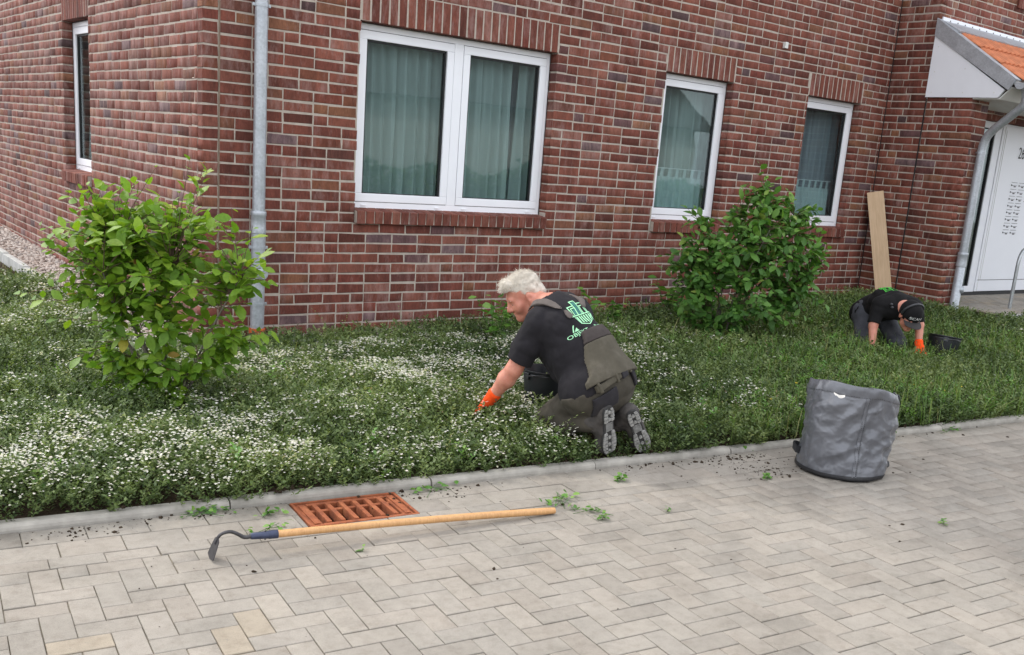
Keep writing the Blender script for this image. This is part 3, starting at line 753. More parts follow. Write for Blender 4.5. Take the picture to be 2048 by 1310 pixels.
# upper bay window, only its corner is in the picture
fr = MB(); fr.box((10.08, -.42, 4.08), (11.12, -.36, 4.13), .003); fr.box((10.08, -.42, 4.13), (10.13, -.36, 4.72), .003); fr.box((10.13, -.41, 4.13), (10.20, -.36, 4.72), .003)
f = fr.build('window', M['pvc'], house)
MB().box((10.20, -.39, 4.13), (11.1, -.384, 4.72)).build('pane', M['glass'], f)
MB().box((10.08, -.35, 4.05), (11.12, -.3, 4.72)).build('gasket', M['gasket'], f)  # black sheet behind the whole pane, painted stand-in for the unlit room
for k in range(12):
    MB().box((10.08+k*.0865, -.56, 3.965), (10.08+k*.0865+.074, -.36, 4.078), .004).build('sill_brick', M['brick'], bay_front.slab)['rnd'] = .1+.06*k
# ------------------------------------------------------------------ porch: entrance, roof, gutter, downpipes
def text_poly(txt, size, res=3):
    """lettering as flat polygons: (verts2d, faces), left-aligned at 0, baseline 0"""
    cu = bpy.data.curves.new('lettering', 'FONT'); cu.body = txt; cu.size = size; cu.resolution_u = res
    o = bpy.data.objects.new('lettering', cu); COL.objects.link(o)
    bpy.context.view_layer.update()
    dg = bpy.context.evaluated_depsgraph_get(); me = o.evaluated_get(dg).to_mesh()
    V = np.array([v.co[:] for v in me.vertices]).reshape(-1, 3)[:, :2]; F = [list(p.vertices) for p in me.polygons]
    o.evaluated_get(dg).to_mesh_clear(); bpy.data.objects.remove(o); bpy.data.curves.remove(cu)
    return V, F
ent = MB()
o = mesh('entrance_paving', [(8.80, -1.75, .288), (13.8, -1.75, .288), (13.8, -.40, .288), (8.80, -.40, .288)], [(0, 1, 2, 3)], M['joint_sand']); kind(o, 'structure'); entrance = o
ge = np.random.default_rng(31); k = 0; eme = []
for vv in range(4):
    V, F = pieces([(0, 0, 0)], (1, 0, 0), (0, 1, 0), (0, 0, 1), .195, .095, .05, .004, .0007, seed=vv+90)
    me = bpy.data.meshes.new('paver'); me.from_pydata(V.tolist(), [], F.tolist()); me.materials.append(M['paver']); eme.append(me)
for r in range(13):
    for c in range(16):
        x = 8.92+.2*c+(.1 if r % 2 else 0); y = -1.69+.1*r
        if r > 11 and False: continue
        q = bpy.data.objects.new('paver', eme[k % 4]); link(q, entrance); q.location = (x, y, .297+ge.normal(0, .001)); q['rnd'] = float(ge.choice([.1, .4, .6, .85, .93, .97, .2])); k += 1
st = MB().box((8.82, -1.81, .0), (13.8, -1.755, .300), .006).build('edging_stone', M['concrete'], entrance)
# front door with side light and letter boxes
dr = MB(); DY = -.42
dr.box((8.80, DY, .34), (9.0, DY+.07, 2.585), .004); dr.box((9.0, DY, 2.50), (13.4, DY+.07, 2.585), .004); dr.box((9.0, DY, .34), (10.50, DY+.07, .42), .004)
dr.box((10.34, DY, .42), (10.50, DY+.07, 2.50), .004)
door = dr.build('door_frame', M['door'], house)
MB().box((9.0, DY+.03, .42), (10.34, DY+.036, 2.50)).build('pane', M['glass'], door)
g = MB(); g.box((9.0, DY+.012, .42), (9.02, DY+.05, 2.5)); g.box((10.32, DY+.012, .42), (10.34, DY+.05, 2.5)); g.box((9.02, DY+.012, .42), (10.32, DY+.05, .432)); g.box((9.02, DY+.012, 2.488), (10.32, DY+.05, 2.5))
g.build('gasket', M['gasket'], door)
hl = MB(); hl.box((8.85, 1.4, .25), (13.6, 1.5, 2.7)); hl.box((8.85, -.2, .20), (13.6, 1.4, .25)); hl.build('hallway', M['room'], house)
pn = MB().box((10.50, DY-.012, .345), (12.2, DY+.05, 2.56), .005).build('letterbox_panel', M['door'], house)
MB().box((10.53, DY-.0165, .50), (12.2, DY-.0115, .506)).build('panel_seam', M['gasket'], pn)
MB().box((10.555, DY-.0165, .35), (10.559, DY-.0115, 2.55)).build('panel_seam', M['soffit'], pn)
MB().box((10.60, DY-.0165, .51), (10.603, DY-.0115, 2.50)).build('panel_seam', M['soffit'], pn)
sl_me = None
for r in range(8):
    for c in range(2):
        x = 10.97+.205*c; z = 1.83-.092*r
        if sl_me is None:
            s_ = MB(); s_.box((0, 0, .012), (.15, .006, .016)); s_.box((0, 0, -.028), (.15, .004, -.024)); s_.box((0, 0, -.034), (.014, .008, -.014))
            sl = s_.build('letter_slot', M['gasket'], pn); sl_me = sl.data
            V, F = text_poly('Muster', .03)
        else: sl = bpy.data.objects.new('letter_slot', sl_me); link(sl, pn)
        sl.location = (x, DY-.0185, z)
        tg = MB().box((x+.075, DY-.0165, z-.048), (x+.125, DY-.0115, z-.034)).build('name_plate', M['steel_dark'], pn)
for r in range(6):
    MB().box((11.40, DY-.0165, 1.82-.045*r), (11.46, DY-.0115, 1.835-.045*r)).build('bell_label', M['steel_dark'], pn)
    MB().box((11.49, DY-.0165, 1.82-.045*r), (11.56, DY-.0115, 1.835-.045*r)).build('bell_label', M['steel_dark'], pn)
V, F = text_poly('26', .215); V[:, 0] *= .82
mesh('house_number', np.c_[V[:, 0]+11.0, np.full(len(V), DY-.0165), V[:, 1]+2.165], F, M['ink'], pn)
MB().box((8.8, DY+.005, .285), (13.4, DY+.06, .338)).build('threshold', M['gasket'], house)
# white panel on the face of the porch roof's side, zinc verge, tiles, gutter
cheek = MB(); pts = [(-.53, 2.715), (-1.43, 2.715), (-1.495, 2.80), (-.53, 3.41)]
cheek.prism(pts, (8.392, 0, 0), (0, 1, 0), (0, 0, 1), (1, 0, 0), .03)
canopy = cheek.build('porch_roof', M['panel'], house)
sc_me = None
for (y, z) in ((-.60, 3.28), (-.60, 3.0), (-.60, 2.77), (-1.0, 2.77), (-1.38, 2.77), (-.98, 3.03)):
    s_ = MB().lathe([(0, .004), (.005, .004), (.007, .001), (.007, 0)], (0, 0, 0), 10, [[0, 0, -1], [0, 1, 0], [1, 0, 0]]).build('screw', M['soffit'], canopy); s_.location = (8.392, y, z)
vt = MB(); vt.prism([(-.53, 3.405), (-1.545, 2.795), (-1.615, 2.915), (-.53, 3.60)], (8.38, 0, 0), (0, 1, 0), (0, 0, 1), (1, 0, 0), .02)
vt.prism([(-.53, 3.588), (-1.612, 2.905), (-1.616, 2.915), (-.53, 3.602)], (8.40, 0, 0), (0, 1, 0), (0, 0, 1), (1, 0, 0), .09)
vt.build('verge_trim', M['zinc'], canopy)
so = MB(); so.box((8.422, -1.44, 2.70), (13.3, -.525, 2.712)); so.prism([(-1.44, 2.70), (-1.56, 2.82), (-1.56, 2.835), (-1.44, 2.718)], (8.42, 0, 0), (0, 1, 0), (0, 0, 1), (1, 0, 0), 4.8)
so.build('soffit', M['soffit'], canopy)
# lintel of upright bricks over the entrance, seen under the soffit
for k in range(54):
    q = MB().box((8.82+.0835*k, -.5, 2.60), (8.82+.0835*k+.0715, -.40, 2.70), .003).build('soldier_brick', M['brick'], bay_front.slab); q['rnd'] = float(ge.random()*.8)
# deck under the tiles
A = np.array([-1.60, 2.90]); Bt = np.array([-.66, 3.49]); sl_d = (Bt-A)/np.linalg.norm(Bt-A); nrm = np.array([-sl_d[1], sl_d[0]])
dk = MB(); dk.prism([A-nrm*.01, Bt-nrm*.01, Bt-nrm*.05, A-nrm*.05], (8.425, 0, 0), (0, 1, 0), (0, 0, 1), (1, 0, 0), 4.8); dk.build('roof_deck', M['soffit'], canopy)
tw, tl = .30, .335
nu, nv = 25, 2
xx = np.linspace(0, tw+.012, nu); prof = .028*np.abs(np.sin(np.pi*xx/tw*3))**.8
tv = []
for (t, lift) in ((0, .022), (tl+.05, .0)):
    for x, p_ in zip(xx, prof): tv.append((x, t, p_+lift))
for (t, lift) in ((0, .022),):
    for x, p_ in zip(xx, prof): tv.append((x, t, p_+lift-.016))
tf = [(i, i+1, nu+i+1, nu+i) for i in range(nu-1)]+[(2*nu+i, 2*nu+i+1, i+1, i) for i in range(nu-1)]
tme = bpy.data.meshes.new('roof_tile'); tme.from_pydata(tv, [], tf); tme.materials.append(M['tile'])
for r in range(3):
    for c in range(15):
        q = bpy.data.objects.new('roof_tile', tme); link(q, canopy)
        p = A+sl_d*(r*tl+.0); q.matrix_local = frame_mat((8.50+.3*c, p[0]-.02, p[1]+.0), (1, 0, 0), (0, sl_d[0], sl_d[1]), (0, nrm[0], nrm[1]))
fl = MB(); fl.prism([(-.53, 3.49), (-.80, 3.44), (-.81, 3.455), (-.53, 3.60)], (8.44, 0, 0), (0, 1, 0), (0, 0, 1), (1, 0, 0), 4.6); fl.build('flashing', M['zinc'], canopy)
f2 = MB().box((8.47, -.553, 3.56), (13.0, -.535, 3.625), .002); f2.build('flashing_strip', M['panel'], canopy)
for k in range(14):
    s_ = MB().lathe([(0, .006), (.006, .006), (.008, .001)], (0, 0, 0), 8, [[1, 0, 0], [0, 0, -1], [0, 1, 0]]).build('screw', M['steel_dark'], canopy); s_.location = (8.62+.165*k, -.553, 3.595)
# gutter
gu = MB(); a = np.linspace(0, -math.pi, 11); r0, r1 = .068, .064
pr = [(r0*math.cos(t), r0*math.sin(t)) for t in a]+[(r1*math.cos(t), r1*math.sin(t)) for t in a[::-1]]
gu.prism([(p[0], p[1]) for p in pr], (8.40, -1.665, 2.875), (0, 1, 0), (0, 0, 1), (1, 0, 0), 4.9)
gu.prism([(r0*math.cos(t), r0*math.sin(t)) for t in a], (8.397, -1.665, 2.875), (0, 1, 0), (0, 0, 1), (1, 0, 0), .006)
gu.tube([(8.397, -1.735, 2.877), (13.3, -1.735, 2.877)], .009, 8)
gu.build('gutter', M['zinc'], canopy)
def bend(P, R, n=7):
    """rounded polyline"""
    P = [np.array(p, float) for p in P]; out = [P[0]]
    for i in range(1, len(P)-1):
        a = P[i-1]-P[i]; b = P[i+1]-P[i]; la, lb = np.linalg.norm(a), np.linalg.norm(b); d = min(R, la*.48, lb*.48)
        s, e = P[i]+a/la*d, P[i]+b/lb*d
        for t in np.linspace(0, 1, n): out.append((1-t)**2*s+2*t*(1-t)*P[i]+t*t*e)
    out.append(P[-1]); return np.array(out)
def pipe(name, path, r, R=.14):
    return smooth_by_angle(MB().tube(bend(path, R), r, 24).build(name, M['zinc'], house), 40)
def ring(parent, name, c, r, prof, mat=None, n=24): return smooth_by_angle(MB().lathe(prof, c, n).build(name, mat or M['zinc'], parent), 40)
def collar(parent, c, r):
    x, y, z = c
    ring(parent, 'pipe_collar', c, r, [(r, .10), (r+.009, .10), (r+.012, .092), (r+.012, .070), (r+.008, .062), (r+.008, -.02), (r+.010, -.03), (r+.010, -.065), (r+.001, -.075)])
def bracket(parent, c, r, toward):
    mb = MB(); mb.lathe([(r, .011), (r+.005, .011), (r+.005, -.011), (r, -.011)], c, 24)
    t = np.array(toward, float); sdir = np.cross(ZZ, t)
    for sg in (1, -1):
        p = np.array(c)+sdir*sg*(r+.012); mb.box(p-[.010, .006, .011], p+[.010, .006, .011], .002)
    mb.tube([np.array(c)+t*r, np.array(c)+t*(r+.05)], .005, 8)
    mb.build('pipe_bracket', M['zinc'], parent)
def hatch(parent, c, r, out):
    out = np.array(out, float); sd = np.cross(ZZ, out); M3 = np.array([sd, ZZ, out]).T
    mb = MB(); mb.lathe([(0, r+.030), (.036, r+.030), (.040, r+.026), (.040, r+.018), (.046, r+.016), (.046, r-.03)], c, 24, M3)
    smooth_by_angle(mb.build('cleaning_hatch', M['zinc'], parent), 40)
p1 = pipe('downpipe', [(.400, -.092, .17), (.400, -.092, 6.8)], .0475)
p1.data['n'] = 1
ring(p1, 'standpipe', (.400, -.092, 0), .05, [(.0475, .99), (.0535, .985), (.0535, .17), (.048, .165)])
collar(p1, (.400, -.092, .975), .0475); bracket(p1, (.400, -.092, 2.56), .0475, (0, 1, 0)); bracket(p1, (.400, -.092, .80), .0535, (0, 1, 0)); bracket(p1, (.400, -.092, .36), .0535, (0, 1, 0))
hatch(p1, (.400, -.092, .60), .05, (.25, -.968, 0))
ring(p1, 'drain_socket', (.400, -.092, 0), .05, [(.05, .17), (.062, .168), (.062, .02)], M['orange_pipe'])
p2 = pipe('downpipe', [(8.585, -1.665, 2.80), (8.585, -1.665, 2.66), (8.69, -1.19, 2.30), (8.69, -1.19, .22)], .0475, .16)
collar(p2, (8.69, -1.19, .86), .05); bracket(p2, (8.69, -1.19, 2.12), .0475, (0, 1, 0)); hatch(p2, (8.69, -1.19, .52), .05, (.55, -.835, 0))
ring(p2, 'outlet', (8.585, -1.665, 0), .05, [(.075, 2.82), (.060, 2.77), (.052, 2.74), (.052, 2.68)])
ring(p2, 'standpipe', (8.69, -1.19, 0), .05, [(.0475, .87), (.054, .86), (.054, .30), (.060, .29), (.060, .2)])
# expansion joints: soft seams between wall sections
ej = MB(); ej.box((.1185, -.004, -.05), (.1285, .02, 4.4)); ej.build('expansion_joint', simple('brown_sealant', (.20, .145, .105), .8, var=.2, scale=20), house)
ej = MB(); ej.box((8.413, -.543, .1), (8.44, -.532, 2.7)); ej.box((8.4145, -.007, .1), (8.44, .002, 4.4)); ej.build('expansion_joint', M['gasket'], house)
# small white vent stub
MB().box((6.345, -.035, 3.02), (6.395, .02, 3.085), .004).build('wall_stub', M['soffit'], house)

# galvanised hoop by the entrance
t = thing('hand_rail', 'bent galvanised steel tube rail standing beside the entrance paving', 'rail', (9.60, -1.42, .12))
smooth_by_angle(MB().tube(bend([(0, 0, 0), (0, 0, .93), (.75, .05, .93), (.75, .05, 0)], .22, 9), .0215, 18).build('tube', simple('galvanised', (.40, .42, .43), .42, .8, var=.2, scale=30), t), 40)
# small grey block against the wall among the weeds
o = MB().box((4.33, -.18, .05), (4.62, -.03, .215), .008).build('concrete_block', M['concrete']); o.rotation_euler = (0, .05, 0)
tag(o, 'small grey concrete block against the brick wall among weeds', 'block')
# plank leaning in the corner
pk = MB().box((-.098, -.02, 0), (.098, .02, 1.42), .002)
o = pk.build('plank', M['plank']); 
pt, pb = np.array([8.315, -.105, 1.578]), np.array([8.36, -.47, .20]); pz_ = (pt-pb)/np.linalg.norm(pt-pb); px_ = np.array([.55, -.83, 0]); px_ -= pz_*(px_@pz_); px_ /= np.linalg.norm(px_); py_ = np.cross(pz_, px_)
o.matrix_world = frame_mat(pb, px_, py_, pz_); tag(o, 'bare light wooden plank leaning upright in the brick corner', 'plank')
# ------------------------------------------------------------------ ground cover, flowers, weeds
OV = np.array([[0, 0, 0], [.36, .55, .09], [0, 1, -.03], [-.36, .55, .09]])
LF_FACES = np.array([[0, 1, 2, 3]])
def sprig(seed, length, nleaf, ll, lw, spread=.9, stem=.0016):
    """a stem with small leaves: returns V, quads, leaf tint"""
    g = np.random.default_rng(seed); V = []; F = []; T = []; n = 0
    axis = np.array([g.normal(0, .28), g.normal(0, .28), 1.]); axis /= np.linalg.norm(axis); c = g.normal(0, .35, 2)
    P = lambda t: axis*length*t+np.array([c[0], c[1], 0])*length*t*t*.6
    for k in range(nleaf):
        t = .12+.88*(k+g.random()*.6)/nleaf; ph = k*2.4+g.normal(0, .4); tilt = g.uniform(.25, spread)
        d = np.array([math.cos(ph)*math.cos(tilt), math.sin(ph)*math.cos(tilt), math.sin(tilt)*1.0]); d /= np.linalg.norm(d)
        s = np.cross(d, [0, 0, 1.]); s /= np.linalg.norm(s)+1e-9; roll = g.normal(0, .5); nn = np.cross(s, d); s = s*math.cos(roll)+nn*math.sin(roll); nn = np.cross(s, d)
        L_ = ll*g.uniform(.7, 1.25); W_ = lw*L_/ll*2
        V.append(P(t)+OV[:, :1]*W_*s*.9+OV[:, 1:2]*L_*d+OV[:, 2:]*L_*nn); F.append(LF_FACES+n); n += 4; T += [g.random()]*4
    return np.vstack(V), np.vstack(F), np.array(T)
def plant(templates, P, S, yaw, lean, seed, tint_mix=.6, tint=None):
    """many sprigs as one array; lean = (n,2)"""
    g = np.random.default_rng(seed); Vs = []; Fs = []; Ts = []; n0 = 0; which = g.integers(0, len(templates), len(P))
    for k, (TV, TF, TT) in enumerate(templates):
        I = np.where(which == k)[0]
        if not len(I): continue
        c, s = np.cos(yaw[I]), np.sin(yaw[I]); V = TV[None]*S[I][:, None, None]
        x = V[..., 0]*c[:, None]-V[..., 1]*s[:, None]; y = V[..., 0]*s[:, None]+V[..., 1]*c[:, None]; z = V[..., 2]
        x = x+z*lean[I, 0][:, None]; y = y+z*lean[I, 1][:, None]
        W = np.stack([x, y, z], -1)+P[I][:, None, :]
        Vs.append(W.reshape(-1, 3)); Fs.append((TF[None]+len(TV)*np.arange(len(I))[:, None, None]).reshape(-1, TF.shape[1])+n0); n0 += len(I)*len(TV)
        b = g.random(len(I)) if tint is None else tint[I]
        Ts.append(np.clip((b[:, None]*tint_mix+TT[None]*(1-tint_mix)), 0, 1).reshape(-1))
    return np.vstack(Vs), np.vstack(Fs), np.concatenate(Ts)
def kerb_v(x, y): return -math.sin(TH)*x+math.cos(TH)*y
HOLES = []                                                            # (x, y, r): where people, buckets and stems press the cover down
def cover_h(x, y):
    h = .185+.075*vn2(x, y, .8, 7)+.075*vn2(x, y, 2.6, 8)+.035*vn2(x, y, 7, 9)
    v = kerb_v(x, y)-V0-.06
    h = h*np.clip(.72+v*2.6, .55, 1)                                  # lower by the kerb
    h = h*np.clip((2.7-y)/.5, .15, 1)*np.where(x < -.62, 1, np.clip((-.40-y)/.9, .22, 1))*np.interp(x, [2, 5.5, 8], [1, .68, .55])
    h = h*np.where(x > 8.6, np.clip((-1.75-y)/.3, .3, 1), 1)
    for (hx, hy, hr) in HOLES:
        d = np.hypot(x-hx, y-hy)/hr; h = h*np.clip((d-.75)/.5, .12, 1)
    return h
def bed_mask(x, y):
    v = kerb_v(x, y)
    return (v > V0+.040+.035*vn2(x, y, 4.5, 71)) & np.where(x < -.58, y < 2.9, y < -.36) & ~((x > 8.40) & (y > -1.80)) & ~((x > 8.2) & (y > -1.2))
# ------------------------------------------------------------------ bodies: signed distance shapes turned into one continuous surface
class SDF:
    def __init__(s, lo, hi, h):
        s.lo = np.array(lo, float); s.h = h; s.n = np.ceil((np.array(hi)-s.lo)/h).astype(int)+1
        s.D = np.full(s.n, .2, np.float32)
    def sub(s, lo, hi):
        a = np.clip(np.floor((np.asarray(lo)-s.lo)/s.h).astype(int), 0, s.n); b = np.clip(np.ceil((np.asarray(hi)-s.lo)/s.h).astype(int)+1, 0, s.n)
        sl = tuple(slice(x, y) for x, y in zip(a, b))
        ax = [s.lo[i]+s.h*np.arange(a[i], b[i]) for i in range(3)]
        if any(len(x) == 0 for x in ax): return sl, None
        return sl, np.stack(np.meshgrid(*ax, indexing='ij'), -1)
    def all(s): return s.sub(s.lo, s.lo+s.h*s.n)[1]
    def _mix(s, sl, d, k, op):
        if k < 0: return
        a = s.D[sl]
        if op == 'cut':
            h = np.clip(.5-.5*(a+d)/max(k, 1e-5), 0, 1); s.D[sl] = a*(1-h)+(-d)*h+k*h*(1-h)
        else:
            h = np.clip(.5+.5*(a-d)/max(k, 1e-5), 0, 1); s.D[sl] = a*(1-h)+d*h-k*h*(1-h)
    def cone(s, a, b, ra, rb=None, k=.03, op='add', flat=None):
        """tapered capsule; flat=(axis, f) squashes across that direction"""
        a, b = np.array(a, float), np.array(b, float); rb = ra if rb is None else rb; m = max(ra, rb)+k+.05
        sl, P = s.sub(np.minimum(a, b)-m, np.maximum(a, b)+m)
        if P is None: return s
        ba = b-a; t = np.clip(((P-a)@ba)/(ba@ba+1e-12), 0, 1); q = P-a-t[..., None]*ba
        if flat is not None:
            ax = np.array(flat[0], float); ax /= np.linalg.norm(ax); c = q@ax; q = q+(c*(1/flat[1]-1))[..., None]*ax
        d = np.linalg.norm(q, axis=-1)-(ra+(rb-ra)*t)
        if flat is not None: d = d*(flat[1] if flat[1] < 1 else 1)
        s._mix(sl, d.astype(np.float32), k, op); return s
    def ell(s, c, r, Rm=None, k=.02, op='add'):
        c, r = np.array(c, float), np.array(r, float); m = r.max()+k+.05
        sl, P = s.sub(c-m, c+m)
        if P is None: return s
        q = P-c
        if Rm is not None: q = q@np.asarray(Rm)        # columns of Rm = local axes
        k0 = np.linalg.norm(q/r, axis=-1); k1 = np.linalg.norm(q/(r*r), axis=-1)+1e-9
        s._mix(sl, (k0*(k0-1)/k1).astype(np.float32), k, op); return s
    def mesh(s, D=None):
        D = s.D if D is None else D
        I = D < 0; c = np.zeros(np.array(D.shape)-1, np.int8)
        for dx in (0, 1):
            for dy in (0, 1):
                for dz in (0, 1): c += I[dx:D.shape[0]-1+dx, dy:D.shape[1]-1+dy, dz:D.shape[2]-1+dz]
        act = (c > 0) & (c < 8); id_ = np.full(act.shape, -1, np.int64); ijk = np.argwhere(act); id_[act] = np.arange(len(ijk))
        acc = np.zeros((len(ijk), 3)); cnt = np.zeros(len(ijk))
        cor = [(x, y, z) for x in (0, 1) for y in (0, 1) for z in (0, 1)]
        for a in cor:
            for ax in range(3):
                if a[ax] == 1: continue
                b = list(a); b[ax] = 1
                da = D[tuple((ijk+a).T)]; db = D[tuple((ijk+b).T)]; x = (da < 0) != (db < 0)
                t = np.where(x, da/np.where(np.abs(da-db) < 1e-9, 1e-9, da-db), 0); p = np.array(a, float)[None].repeat(len(ijk), 0); p[:, ax] += t
                acc += p*x[:, None]; cnt += x
        V = s.lo+s.h*(ijk+acc/np.maximum(cnt, 1)[:, None]); F = []
        for ax in range(3):
            o1, o2 = [(1, 2), (2, 0), (0, 1)][ax]
            sl0 = [slice(None)]*3; sl1 = [slice(None)]*3; sl0[ax] = slice(0, -1); sl1[ax] = slice(1, None)
            ed = np.argwhere(I[tuple(sl0)] != I[tuple(sl1)])
            ed = ed[(ed[:, o1] > 0) & (ed[:, o2] > 0) & (ed[:, o1] < D.shape[o1]-1) & (ed[:, o2] < D.shape[o2]-1)]
            if not len(ed): continue
            q = []
            for (x, y) in ((-1, -1), (0, -1), (0, 0), (-1, 0)):
                e = ed.copy(); e[:, o1] += x; e[:, o2] += y; q.append(id_[tuple(e.T)])
            q = np.stack(q, -1); inside = I[tuple(ed.T)]; q[~inside] = q[~inside][:, ::-1]; F.append(q)
        return V, np.vstack(F)
class Frame:
    def __init__(s, Mo, Fw):
        s.M = np.array(Mo, float); f = np.array([Fw[0], Fw[1], 0.]); s.F = f/np.linalg.norm(f); s.R = np.array([s.F[1], -s.F[0], 0]); s.A = np.stack([s.R, s.F, ZZ], 1)
    def w(s, P): return np.asarray(P, float)@s.A.T+s.M
    def v(s, P): return np.asarray(P, float)@s.A.T
    def loc(s, P): return (np.asarray(P, float)-s.M)@s.A
    def l(s, P): return np.asarray(P, float)@s.A
def keep(D, P, *planes):
    """intersect with half spaces: (point, outward normal)"""
    for p, n in planes:
        n = np.array(n, float); n /= np.linalg.norm(n); D = np.maximum(D, ((P-np.array(p))@n).astype(np.float32))
    return D
def decal(name, V2, F, O, U, V, N, bvh, mat, parent, off=.002, sub=.012):
    """flat print laid on a surface: triangles cut fine, dropped along -N onto it"""
    bm = bmesh.new(); vs = [bm.verts.new((p[0], p[1], 0)) for p in V2]
    for f in F:
        try: bm.faces.new([vs[i] for i in f])
        except Exception: pass
    bmesh.ops.triangulate(bm, faces=bm.faces[:])
    for _ in range(4):
        e = [x for x in bm.edges if x.calc_length() > sub]
        if not e: break
        bmesh.ops.subdivide_edges(bm, edges=e, cuts=1)
        bmesh.ops.triangulate(bm, faces=[f for f in bm.faces if len(f.verts) > 3])
    O, U, V, N = (Vector(x) for x in (O, U, V, N)); dead = []
    for v in bm.verts:
        p = O+U*v.co.x+V*v.co.y; h = bvh.ray_cast(p+N*.25, -N, .6)
        if h[0] is None: dead.append(v); continue
        v.co = h[0]+N*off
    bmesh.ops.delete(bm, geom=dead, context='VERTS')
    bm.verts.index_update(); Vv = [v.co[:] for v in bm.verts]; Ff = [[v.index for v in f.verts] for f in bm.faces]; bm.free()
    if not Ff: return None
    return mesh(name, Vv, Ff, mat, parent)
def folds(P, seed, d1, f1, amp1, f2=40, amp2=.0012):
    """cloth creases: noise stretched along direction d1"""
    d1 = np.array(d1, float); d1 /= np.linalg.norm(d1); t = P@d1; Q = P-t[..., None]*d1*.82
    n = vnoise(Q*f1, seed); r = 1-np.abs(n)*2
    return amp1*r+amp2*vnoise(P*f2, seed+1)
def hand(S, wrist, dirn, palmn, side, sc_=1., curl=.5, spread=.12, k=.006):
    """palm and five bent fingers; side=+1/-1 places the thumb"""
    w = np.array(wrist, float); d = np.array(dirn, float); d /= np.linalg.norm(d); n = np.array(palmn, float); n -= d*(n@d); n /= np.linalg.norm(n); x = np.cross(d, n)*side
    S.cone(w-d*.02*sc_, w+d*.03*sc_, .031*sc_, .036*sc_, .012, flat=(n, .75))
    for q in (-.026, -.009, .009, .026): S.cone(w+d*.03*sc_+x*q*.7*sc_, w+d*.095*sc_+x*q*sc_, .019*sc_, .0155*sc_, .016)
    for i, (q, ln) in enumerate(((.029, .068), (.010, .078), (-.010, .072), (-.028, .056))):
        p = w+d*.097*sc_+x*q*sc_; a = curl*.5+.05*i; dd = d+x*spread*(1.5-i)*.5; dd /= np.linalg.norm(dd)
        for j, f in enumerate((.46, .30, .24)):
            v = dd*math.cos(a)+n*math.sin(a); e = p+v*ln*f*sc_; S.cone(p, e, (.0118-.0011*j)*sc_, (.0108-.0012*j)*sc_, k); p = e; a += curl*.75
    p = w+d*.035*sc_+x*.030*sc_; v = d*.6+x*.75+n*.25; v /= np.linalg.norm(v)
    for j, (f, r) in enumerate(((.042, .0155), (.030, .0128), (.024, .0112))):
        e = p+v*f*sc_; S.cone(p, e, r*sc_, (r-.0012)*sc_, .008 if j == 0 else k); p = e; v = v*.9+d*.35+n*.12; v /= np.linalg.norm(v)
def bvh_of(o):
    me = o.data; return BVHTree.FromPolygons([v.co[:] for v in me.vertices], [p.vertices[:] for p in me.polygons])
def head_sdf(S, Hc, f, u, sd, sc_=1., hair=False):
    Rm = np.stack([f, u, sd], 1)
    p = lambda a, b, c=0.: Hc+sc_*(a*f+b*u+c*sd)
    S.ell(p(-.008, .052), np.array([.100, .086, .077])*sc_, Rm, .0)
    S.ell(p(.030, -.025), np.array([.066, .085, .062])*sc_, Rm, .03)
    S.cone(p(.020, -.075, .038), p(.066, -.098, .012), .024*sc_, .020*sc_, .03); S.cone(p(.020, -.075, -.038), p(.066, -.098, -.012), .024*sc_, .020*sc_, .03)
    S.cone(p(.080, -.096, -.008), p(.080, -.096, .008), .018*sc_, None, .018)
    S.cone(p(.086, .026, -.034), p(.086, .026, .034), .013*sc_, None, .02)
    S.cone(p(.096, .012), p(.117, -.030), .0095*sc_, .0125*sc_, .012); S.cone(p(.104, -.034, -.012), p(.104, -.034, .012), .0105*sc_, None, .008)
    S.cone(p(.060, -.020, .044), p(.066, -.030, .040), .022*sc_, None, .03); S.cone(p(.060, -.020, -.044), p(.066, -.030, -.040), .022*sc_, None, .03)
    for s_ in (1, -1):
        S.ell(p(.096, .002, .030*s_), np.array([.012, .010, .016])*sc_, Rm, .012, 'cut'); S.ell(p(.079, .001, .030*s_), np.array([.012]*3)*sc_, Rm, .003)
        S.cone(p(.090, .006, .022*s_), p(.088, .005, .038*s_), .0045*sc_, None, .004)
        # ear: rim, lobe and hollow
        Re = np.stack([f*.96-u*.25, u*.96+f*.25, sd], 1)
        S.ell(p(-.012, -.004, .081*s_), np.array([.023, .037, .011])*sc_, Re, .006); S.ell(p(-.008, .001, .092*s_), np.array([.010, .018, .008])*sc_, Re, .004, 'cut')
    S.cone(p(.094, -.058, -.014), p(.094, -.058, .014), .0075*sc_, None, .009); S.cone(p(.091, -.073, -.012), p(.091, -.073, .012), .0085*sc_, None, .009)
    S.cone(p(.106, -.0655, -.016), p(.106, -.0655, .016), .0022*sc_, None, .004, 'cut')
    return p

